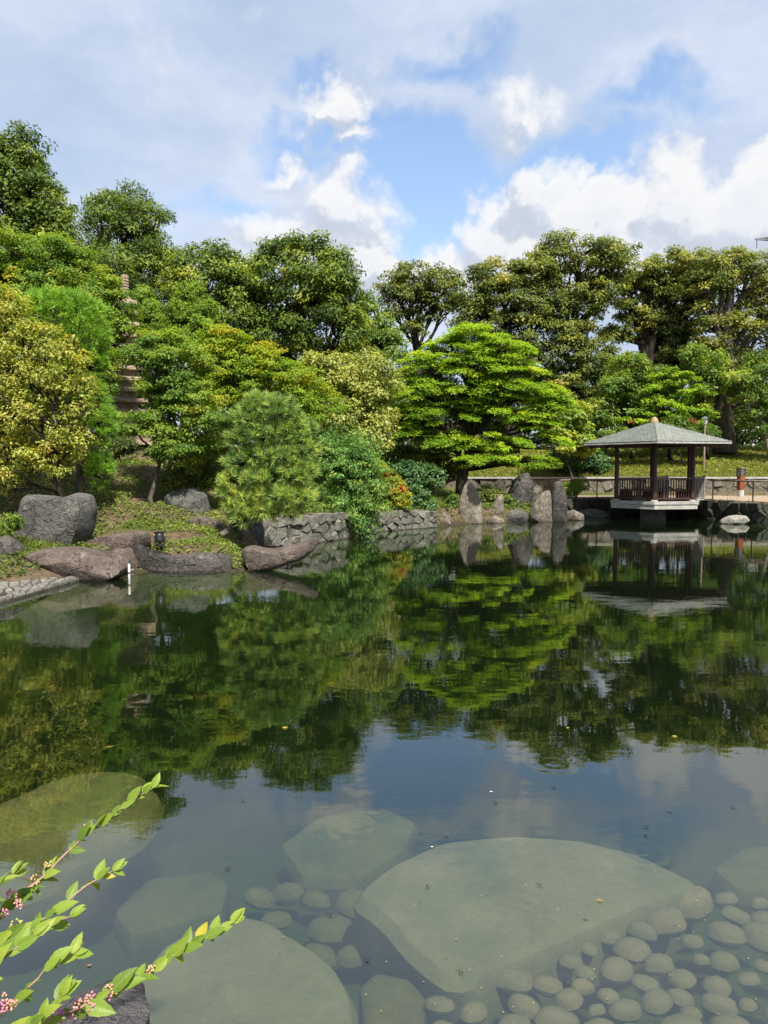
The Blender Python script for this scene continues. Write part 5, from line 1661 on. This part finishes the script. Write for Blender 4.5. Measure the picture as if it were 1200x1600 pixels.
def build_fixtures():
    railing('brown handrail on thin posts left of the gazebo', [(7.15, 29.5), (8.35, 30.75), (9.5, 31.8), (11.2, 32.0)], 1.5)
    railing('brown handrail on thin posts right of the gazebo', [(13.75, 29.75), (13.72, 28.95), (14.6, 27.0), (20.2, 24.5)], 2.05)
    # bollard light
    c = at(1157, 775, 33.2)
    root = empty('bollard_light', (c[0], c[1], .752), 'orange bollard light with a dark slatted head by the retaining wall', 'bollard light')
    MB().lathe([(.15, 0), (.15, .28), (.12, .30)], 12).build('base', M['concrete'], root, smooth=False)
    MB().box((0, 0, .63), (.125, .125, .33), .2).build('body', M['orange_wood'], root)
    MB().box((0, 0, 1.13), (.11, .11, .165), .2).build('lantern', M['lamp_glass'], root)
    b = MB()
    for i in range(4):
        b.box((0, 0, 1.0 + i * .085), (.14, .14, .016), .2)
    for x in (-1, 1):
        for y in (-1, 1):
            ca, sa = math.cos(.2), math.sin(.2)
            b.box((.125 * (x * ca - y * sa), .125 * (x * sa + y * ca), 1.13), (.018, .018, .17), .2)
    b.build('louvre', M['metal_black'], root)
    MB().box((0, 0, 1.315), (.17, .17, .018), .2).build('cap', M['wood_grey'], root)
    # slim garden lamp behind the roof
    x, y = (1099 - 600) / FPX * 36.2, 36.2
    z = gz(x, y)
    root = empty('garden_lamp', (x, y, z), 'slim lamp post with a small square lantern behind the gazebo roof', 'lamp post')
    MB().lathe([(.05, -.1), (.05, .1), (.035, .14), (.03, 2.35)], 10).build('pole', M['wood_rail'], root, smooth=True)
    MB().lathe([(.07, 2.35), (.13, 2.62)], 4).build('lantern', M['lamp_glass'], root)
    MB().lathe([(.19, 2.62), (.17, 2.66), (.04, 2.74)], 4).build('cap', M['metal_grey'], root)
    MB().bar((-.12, 0, 1.2), (.03, 0, 1.22), .03).build('bracket', M['wood_rail'], root)
    # spotlight in the ground cover
    p = at(250, 853, 13.95)
    z = gz(p[0], p[1]) + .05
    root = empty('garden_spotlight', (p[0], p[1], z), 'black spotlight on a stake in the green ground cover', 'spotlight')
    MB().lathe([(.02, -.2), (.02, .05), (.075, .055), (.075, .08), (.03, .085), (.03, .14)], 12).build('stake', M['metal_black'], root)
    hd = MB().lathe([(.065, 0), (.075, .02), (.085, .15), (.10, .19), (.10, .20)], 14)
    h = hd.build('head', M['metal_black'], root, (0.0, .0, .13))
    h.rotation_euler = (math.radians(-16), math.radians(-8), 0)
    obj('lens', MB().lathe([(.088, .195), (.088, .203)], 14).mesh('lens', M['glass_dark']), h)
    b = MB()
    for s in (-1, 1):
        b.bar((s * .092, 0, .09), (s * .097, 0, .24), .014, .03)
    b.bar((-.098, 0, .088), (.098, 0, .088), .03, .014)
    b.build('bracket', M['metal_black'], root)
    obj('sticker', MB().box((.03, -.081, .13), (.011, .004, .006)).mesh('sticker', M['white_paint']), h)
    # white stake standing in the water
    p = gnd(200, 897, 0)
    p = at(202, 903, 12.5)
    root = empty('marker_stake', (p[0], p[1], -.33), 'thin white stake standing in the water before the brown rock', 'stake')
    MB().lathe([(.021, 0), (.021, .58), (.014, .60)], 8).build('stick', M['white_paint'], root, smooth=True)
    MB().lathe([(.0225, .42), (.0225, .46)], 8).build('band', M['wood_rail'], root)
    # stone pagoda
    Y = 22.5
    bx = (202 - 600) / FPX * Y
    bz = gz(bx, Y)
    root = empty('stone_pagoda', (bx, Y, bz - .05), 'tall many tiered pink stone pagoda half hidden by maples', 'pagoda')
    rz = math.radians(28)
    ztop = at(195, 427, Y)[2]
    Ht = ztop - bz
    MB().box((0, 0, .2), (.62, .62, .22), rz).build('plinth', M['granite'], root)
    z = .42
    MB().box((0, 0, z + .25), (.36, .36, .25), rz).build('shaft', M['granite'], root)
    z += .5
    nt = 11
    spire_h = .62
    step = (Ht - spire_h - z) / nt
    for i in range(nt):
        w = .54 - .24 * i / (nt - 1)
        b = MB()
        ca, sa = math.cos(rz), math.sin(rz)

        def sq(hw, zz, lift=0.0):
            out = []
            for (x, y) in ((-1, -1), (0, -1), (1, -1), (1, 0), (1, 1), (0, 1), (-1, 1), (-1, 0)):
                zz2 = zz + (lift if x and y else 0)
                out.append((hw * (x * ca - y * sa), hw * (x * sa + y * ca), zz2))
            return out
        r0, r1, r2 = sq(w, z + .02, .03), sq(w, z + .085, .05), sq(w * .58, z + step * .52)
        r3 = sq(w * .55, z)
        vs = r3 + r0 + r1 + r2
        fs = []
        for lv in range(3):
            for j in range(8):
                fs.append((lv * 8 + j, lv * 8 + (j + 1) % 8, lv * 8 + 8 + (j + 1) % 8, lv * 8 + 8 + j))
        fs += [tuple(range(7, -1, -1)), tuple(range(24, 32))]
        b.add(vs, fs).build('roof_tier', M['granite'], root)
        MB().box((0, 0, z + step * .76), (w * .52, w * .52, step * .238), rz).build('tier_block', M['granite'], root)
        z += step
    prof = [(.13, 0), (.14, .05)]
    for i in range(5):
        zz = .07 + i * .085
        prof += [(.09, zz), (.118, zz + .015), (.118, zz + .055), (.09, zz + .07)]
    prof += [(.105, .51), (.115, .56), (.085, .61), (.02, .63)]
    MB().lathe(prof, 14, (0, 0, z)).build('spire', M['granite'], root, smooth=False)


build_fixtures()


# ------------------------------------------------------------------ far background
def house(label, x, y, w, d, h, wallm, rz, z0):
    root = empty('house', (x, y, z0), label, 'house')
    root.rotation_euler = (0, 0, rz)
    MB().box((0, 0, h / 2), (w / 2, d / 2, h / 2)).build('wall', wallm, root)
    b = MB()
    o = .5
    b.add([(-w / 2 - o, -d / 2 - o, h), (w / 2 + o, -d / 2 - o, h), (w / 2 + o, d / 2 + o, h), (-w / 2 - o, d / 2 + o, h), (-w / 2 - o, 0, h + 1.0), (w / 2 + o, 0, h + 1.0)],
          [(0, 3, 2, 1), (0, 1, 5, 4), (2, 3, 4, 5), (0, 4, 3), (1, 2, 5)])
    b.build('roof', M['roof_tile'], root, (0, 0, .004))
    for fz in (1.3, h - .9):
        for fx in (-.3, .05, .33):
            f = obj('window', MB().box((fx * w, -d / 2 - .02, fz), (.55, .05, .6)).mesh('window', M['white_paint']), root)
            obj('pane', MB().box((fx * w, -d / 2 - .075, fz), (.47, .012, .52)).mesh('pane', M['glass_dark']), f)


def build_far():
    house('pale pink house glimpsed through the big maple', 7.4, 55, 6, 6, 3.4, M['pink_wall'], .1, 2.0)
    house('white house glimpsed past the thick trunk at the right', 29.5, 58, 7, 7, 4.0, M['white_paint'], -.15, 2.4)
    # lattice pylon whose arm shows at the top right
    Y = 130.0
    tip = at(1180, 374, Y)
    px = (1262 - 600) / FPX * Y
    root = empty('transmission_tower', (px, Y, 2), 'grey lattice power pylon arm above the trees at the top right corner', 'pylon')
    zt = tip[2] - 2
    b = MB()
    for sx in (-1, 1):
        for sy in (-1, 1):
            b.bar((sx * 3.2, sy * 3.2, 0), (sx * .8, sy * .8, zt + 4), .22)
    for i in range(10):
        z0, z1 = zt * i / 10, zt * (i + 1) / 10
        r0, r1 = 3.2 - 2.2 * i / 10, 3.2 - 2.2 * (i + 1) / 10
        for s in (-1, 1):
            b.bar((-r0, s * r0, z0), (r1, s * r1, z1), .12); b.bar((r0, s * r0, z0), (-r1, s * r1, z1), .12)
            b.bar((s * r0, -r0, z0), (s * r1, r1, z1), .12); b.bar((s * r0, r0, z0), (s * r1, -r1, z1), .12)
    b.build('mast', M['metal_grey'], root)
    for s in (-1, 1):
        arm = MB()
        Lr = px - tip[0]
        for sy in (-1, 1):
            arm.bar((s * .8, sy * .7, zt - .6), (s * Lr, 0, zt), .16); arm.bar((s * .8, sy * .7, zt + 1.6), (s * Lr, 0, zt), .16)
            for q in range(6):
                f0, f1 = q / 6, (q + 1) / 6
                arm.bar((s * (.8 + (Lr - .8) * f0), sy * .7 * (1 - f0), zt - .6 * (1 - f0)), (s * (.8 + (Lr - .8) * f1), sy * .7 * (1 - f1), zt + 1.6 * (1 - f1)), .10)
        arm.build('arm', M['metal_grey'], root)
        ins = MB()
        for q in range(3):
            xx = s * (Lr * (.45 + .26 * q))
            ins.tube([(xx, 0, zt), (xx, 0, zt - 1.5)], .10, 6)
        ins.build('insulator', M['metal_grey'], root)


build_far()


# ------------------------------------------------------------------ beautyberry in the foreground
def leaf_mesh(name, mat, tintv, curl, rngs):
    """ovate pointed leaf along +x, unit length, folded on its midrib, lightly toothed"""
    n = 9
    V, F = [], []
    for i in range(n + 1):
        t = i / n
        w = 0.21 * (math.sin(math.pi * min(1, t ** 0.78)) ** 0.85) * (1 - .25 * t) * 1.25
        if i in (0, n):
            w = 0.004
        tooth = .012 if i % 2 else -.004
        w = w + (tooth if 0 < i < n else 0)
        z = -curl * t * t
        V += [(t, w, z + w * .30), (t, w * .5, z + w * .19), (t, 0, z), (t, -w * .5, z + w * .19), (t, -w, z + w * .30)]
    for i in range(n):
        for j in range(4):
            a = i * 5 + j
            F.append((a, a + 5, a + 6, a + 1))
    return mesh_np(name, np.array(V), np.array(F), mat, {'tint': ('FACE', np.clip(rngs.normal(tintv, .03, len(F)), 0, 1))}, smooth=True)


def build_beautyberry():
    rng = np.random.default_rng(123)
    m, k = new_mat('beautyberry leaves')
    t = k.attr('tint')
    c = k.ramp(t, [(0, (0.075, 0.135, 0.018)), (.35, (0.15, 0.24, 0.028)), (.7, (0.24, 0.32, 0.04)), (1, (0.42, 0.36, 0.03))])
    v = k.coord()
    sep = k.n('ShaderNodeSeparateXYZ'); k.put(sep.inputs[0], v)
    ay = k.math('ABSOLUTE', sep.outputs[1])
    rib = k.smooth(ay, 0.0, .016, 1, 0)
    side = k.math('SUBTRACT', sep.outputs[0], k.math('MULTIPLY', ay, 0.9))
    vein = k.smooth(k.math('ABSOLUTE', k.math('SUBTRACT', k.math('FRACT', k.math('MULTIPLY', side, 8.0)), .5)), .0, .10, 1, 0)
    c = k.mix(k.math('MULTIPLY', k.math('MAXIMUM', rib, k.math('MULTIPLY', vein, .5)), .45), c, (0.34, 0.40, 0.10))
    spot = k.smooth(k.noise(v, 7, 4), .66, .72)
    c = k.mix(k.math('MULTIPLY', spot, .3), c, (.24, .19, .05))
    p = k.principled(c, .45, .35, k.bump(vein, .25, .004))
    tr = k.n('ShaderNodeBsdfTranslucent'); k.put(tr.inputs[0], k.mix(1.0, c, (1.4, 1.3, .5), 'MULTIPLY'))
    mx = k.n('ShaderNodeMixShader'); mx.inputs[0].default_value = .4
    k.t.links.new(p, mx.inputs[1]); k.t.links.new(tr.outputs[0], mx.inputs[2]); k.out(mx.outputs[0])
    leaf_ms = [leaf_mesh('leaf', m, tv, cu, rng) for tv, cu in ((.2, .12), (.35, .05), (.45, .2), (.5, .0), (.6, .12), (.7, .3), (.55, -.06), (.97, .2))]
    base = np.array((-1.25, 1.45, .42))
    root = empty('beautyberry_shrub', base, 'leafy beautyberry branches with pink berries reaching in at the lower left', 'shrub')
    # branches: pixel, pixel, depth of the real stems, all rooted in the bank to the left
    br = [
        [(-170, 1600, 1.50), (-60, 1462, 1.58), (0, 1424, 1.62), (45, 1392, 1.66), (88, 1350, 1.70), (130, 1308, 1.74), (170, 1276, 1.78), (208, 1250, 1.82), (238, 1232, 1.85)],
        [(-170, 1610, 1.42), (-60, 1500, 1.46), (0, 1474, 1.50), (45, 1455, 1.53), (85, 1425, 1.57), (118, 1395, 1.61), (150, 1372, 1.64), (176, 1360, 1.67)],
        [(-150, 1680, 1.35), (-40, 1625, 1.38), (10, 1585, 1.40), (50, 1535, 1.44), (70, 1508, 1.47), (92, 1496, 1.50), (112, 1490, 1.52)],
        [(-140, 1700, 1.30), (20, 1625, 1.36), (90, 1590, 1.42), (150, 1560, 1.48), (198, 1538, 1.54), (240, 1515, 1.58), (290, 1482, 1.64), (335, 1455, 1.69), (362, 1442, 1.72)],
        [(-170, 1500, 1.45), (-70, 1430, 1.50), (-20, 1400, 1.54), (5, 1378, 1.56), (20, 1366, 1.58)],
        [(-160, 1640, 1.30), (-60, 1560, 1.34), (-10, 1510, 1.37), (25, 1478, 1.40), (52, 1462, 1.42)],
        [(-160, 1730, 1.28), (-40, 1660, 1.32), (30, 1618, 1.35), (75, 1580, 1.38), (96, 1556, 1.40)],
        [(-150, 1560, 1.40), (-50, 1490, 1.45), (20, 1462, 1.48), (70, 1448, 1.50), (110, 1432, 1.52)],
    ]
    roots = np.array((-1.25, 1.45, .42))
    total = 0
    for bi, pts in enumerate(br):
        W = np.array([roots + np.array((0.03 * bi, .02 * bi, 0))] + [at(a, b, Y) for a, b, Y in pts])
        s = np.concatenate([[0], np.cumsum(np.linalg.norm(W[1:] - W[:-1], axis=1))])
        tt = np.linspace(0, s[-1], 28)
        Q = np.stack([np.interp(tt, s, W[:, i]) for i in range(3)], 1)
        for _ in range(2):
            Q[1:-1] = .5 * Q[1:-1] + .25 * (Q[:-2] + Q[2:])
        Q[1:-1] += rng.normal(0, .002, Q[1:-1].shape)
        MB().tube(Q - base, np.linspace(.0065, .0016, 28), 7).build('branch', M['stem'], root, smooth=True)
        # opposite leaves, larger towards the base
        start = s[1] * 1.02
        d = start
        gap = .028
        flip = 0
        while d < s[-1] - .01:
            f = (d - start) / (s[-1] - start)
            p = np.array([np.interp(d, tt, Q[:, i]) for i in range(3)])
            q = np.array([np.interp(d + .01, tt, Q[:, i]) for i in range(3)])
            tdir = unit(q - p)
            up = np.array((0, 0, 1.0))
            sd = unit(np.cross(tdir, up))
            for sgn in (-1, 1):
                if rng.random() < .30:
                    continue
                Ln = (.073 - .030 * f) * rng.uniform(.5, 1.25)
                ax = unit(tdir * rng.uniform(.5, 1.0) + sd * sgn * rng.uniform(.35, .9) * (1 if flip else .7) + up * rng.normal(.22 if flip else sgn * .55, .28))
                nr = unit(up * .8 + np.array((0.1, -.55, 0)) + rng.normal(0, .32, 3))
                nr = unit(nr - ax * (nr @ ax))
                yb = np.cross(nr, ax)
                o = obj('leaf', leaf_ms[7] if rng.random() < .035 else leaf_ms[rng.integers(7)], root)
                from mathutils import Matrix
                Mx = Matrix(((ax[0] * Ln, yb[0] * Ln, nr[0] * Ln, p[0] - base[0]), (ax[1] * Ln, yb[1] * Ln, nr[1] * Ln, p[1] - base[1]), (ax[2] * Ln, yb[2] * Ln, nr[2] * Ln, p[2] - base[2]), (0, 0, 0, 1)))
                o.matrix_basis = Mx
                total += 1
            flip = 1 - flip
            d += gap * rng.uniform(.75, 1.3) * (1 - .45 * f)
        for kq in range(4):      # tuft at the tip
            p = Q[-1]
            ax = unit(unit(Q[-1] - Q[-3]) + rng.normal(0, .35, 3))
            nr = unit(np.array((0, -.5, .8)) + rng.normal(0, .3, 3)); nr = unit(nr - ax * (nr @ ax)); yb = np.cross(nr, ax)
            Ln = rng.uniform(.03, .05)
            o = obj('leaf', leaf_ms[rng.integers(4, 7)], root)
            o.matrix_basis = Matrix(((ax[0] * Ln, yb[0] * Ln, nr[0] * Ln, p[0] - base[0]), (ax[1] * Ln, yb[1] * Ln, nr[1] * Ln, p[1] - base[1]), (ax[2] * Ln, yb[2] * Ln, nr[2] * Ln, p[2] - base[2]), (0, 0, 0, 1)))
            total += 1
    # berry clusters on the stems
    bm = bmesh.new(); bmesh.ops.create_icosphere(bm, subdivisions=1, radius=1)
    iv = np.array([v.co for v in bm.verts]); iff = np.array([[v.index for v in f.verts] for f in bm.faces]); bm.free()
    for (px, py, Y, tv, r) in ((18, 1398, 1.60, .7, .013), (30, 1412, 1.60, .62, .012), (4, 1428, 1.57, .75, .013), (52, 1376, 1.64, .25, .016), (24, 1446, 1.5, .1, .014), (6, 1562, 1.38, .55, .014), (18, 1568, 1.38, .5, .012),
                               (86, 1588, 1.41, .97, .017), (114, 1584, 1.45, .85, .013), (140, 1560, 1.47, .6, .013), (172, 1548, 1.50, .5, .018), (143, 1578, 1.46, .7, .014), (120, 1570, 1.44, .65, .012), (236, 1514, 1.57, .25, .010), (135, 1292, 1.75, .35, .008), (75, 1350, 1.69, .2, .009), (2, 1575, 1.38, .8, .012), (60, 1600, 1.38, .75, .014)):
        c = at(px, py, Y)
        n = 18
        off = unit(rng.normal(size=(n, 3))) * rng.uniform(.5, 1, (n, 1)) * r
        V = np.concatenate([iv * rng.uniform(.0022, .0031) + o_ for o_ in off])
        F = np.concatenate([iff + i * len(iv) for i in range(n)])
        tn = np.repeat(np.clip(rng.normal(tv, .1, n), 0, 1), len(iff))
        obj('berry_cluster', mesh_np('berry_cluster', V, F, M['berry'], {'tint': ('FACE', tn)}, smooth=True), root, c - base)
    print('beautyberry leaves', total)


build_beautyberry()


# ------------------------------------------------------------------ on the water
def build_floating():
    rng = np.random.default_rng(31)
    # water striders
    b = MB()
    b.tube([(-.007, 0, .0035), (0, 0, .004), (.007, 0, .0035)], [.0008, .0016, .0008], 6)
    for sx, l in ((.004, .010), (0, .017), (-.004, .015)):
        for sy in (-1, 1):
            b.tube([(sx, 0, .004), (sx * 1.6, sy * l * .5, .0065), (sx * 2.6, sy * l, .0012)], .0005, 4, False)
    sm = b.mesh('water_strider', M['metal_black'])
    for px, py in ((668, 1386), (843, 1384), (1046, 1268), (1010, 1293), (516, 1430), (574, 1501), (720, 1521), (890, 1537), (774, 1255), (698, 1306), (1145, 1262), (355, 1358), (380, 1251), (1152, 1175), (1008, 1306), (865, 1230)):
        c = gnd(px, py, .001)
        o = obj('water_strider', sm, None, c, (0, 0, rng.uniform(0, 6.28)))
        f = max(1.0, c[1] / 4.0) * 1.25
        o.scale = (f, f, f)
        tag(o, 'small dark water strider standing on the pond surface', 'water insect', 'water striders on the pond')
    for px, py, s, tv, lab in ((1049, 1150, .045, .85, 'yellow leaf floating on the dark tree reflection at the right'), (930, 1406, .036, .55, 'small pinkish leaf floating over the largest sunken slab'), (710, 1466, .016, .5, 'tiny brown leaf floating near the lower edge of the largest slab'),
                             (440, 1464, .016, .45, 'tiny brown leaf floating beside the tip of the lowest branch'), (135, 1509, .022, .5, 'small pink leaf floating left of the split rock'), (884, 1137, .03, .9, 'pale yellow leaf floating below the far trees reflection'),
                             (765, 1237, .02, 1.0, 'white petal floating where the sky reflects'), (673, 1323, .014, 1.0, 'white petal floating at the left tip of the largest slab'), (440, 1137, .05, .95, 'pale leaf floating on the green reflection in the middle'), (160, 1168, .09, .7, 'thin grass blade floating at the left'), (868, 1420, .02, .8, 'thin pale straw floating beside the pinkish leaf')):
        c = gnd(px, py, .004)
        f = max(1.0, c[1] / 5)
        w = .12 if ('blade' in lab or 'straw' in lab) else .6
        P = np.array([[0, 0, 0.0]])
        an = rng.uniform(-.4, .4)
        V, F = leaves_arrays(P, np.array([[0, 0, 1.0]]), np.array([[math.cos(an), math.sin(an), 0]]), np.array([s * f]), w, .06, -.03)
        mt = M['white_paint'] if 'petal' in lab else L['litter'] if tv < .7 else L['gold']
        o = obj('floating_leaf', mesh_np('floating_leaf', V, F, mt, {'tint': ('FACE', [tv])}), None, c)
        tag(o, lab, 'petal' if 'petal' in lab else 'leaf', 'leaves floating on the pond')


def build_debris():
    rng = np.random.default_rng(64)
    n = 230
    px, py = rng.uniform(-40, 1240, n), 860 + 740 * rng.random(n) ** .8
    P = np.array([gnd(a, b, .0035) for a, b in zip(px, py)])
    ok = (shore_dist(P[:, 0], P[:, 1]) < -.15)
    P = P[ok]
    cl = np.array([mnoise.noise(Vector((p[0] * .8, p[1] * .5, 4))) for p in P])
    P = P[cl > -.12]
    m = len(P)
    A = rng.normal(size=(m, 3)); A[:, 2] = 0
    V, F = leaves_arrays(P, np.tile((0, 0, 1.0), (m, 1)), A, rng.uniform(.004, .011, m) * np.maximum(1, P[:, 1] / 5) ** .8, .55, .05)
    tag(obj('pond_debris', mesh_np('pond_debris', V, F, L['litter'], {'tint': ('FACE', rng.uniform(.5, 1, m))})), 'tiny pale bits of leaf and pollen drifting on the pond', None, None, 'stuff')


build_floating()
build_debris()
print('tris approx', COUNT[0] * 2)
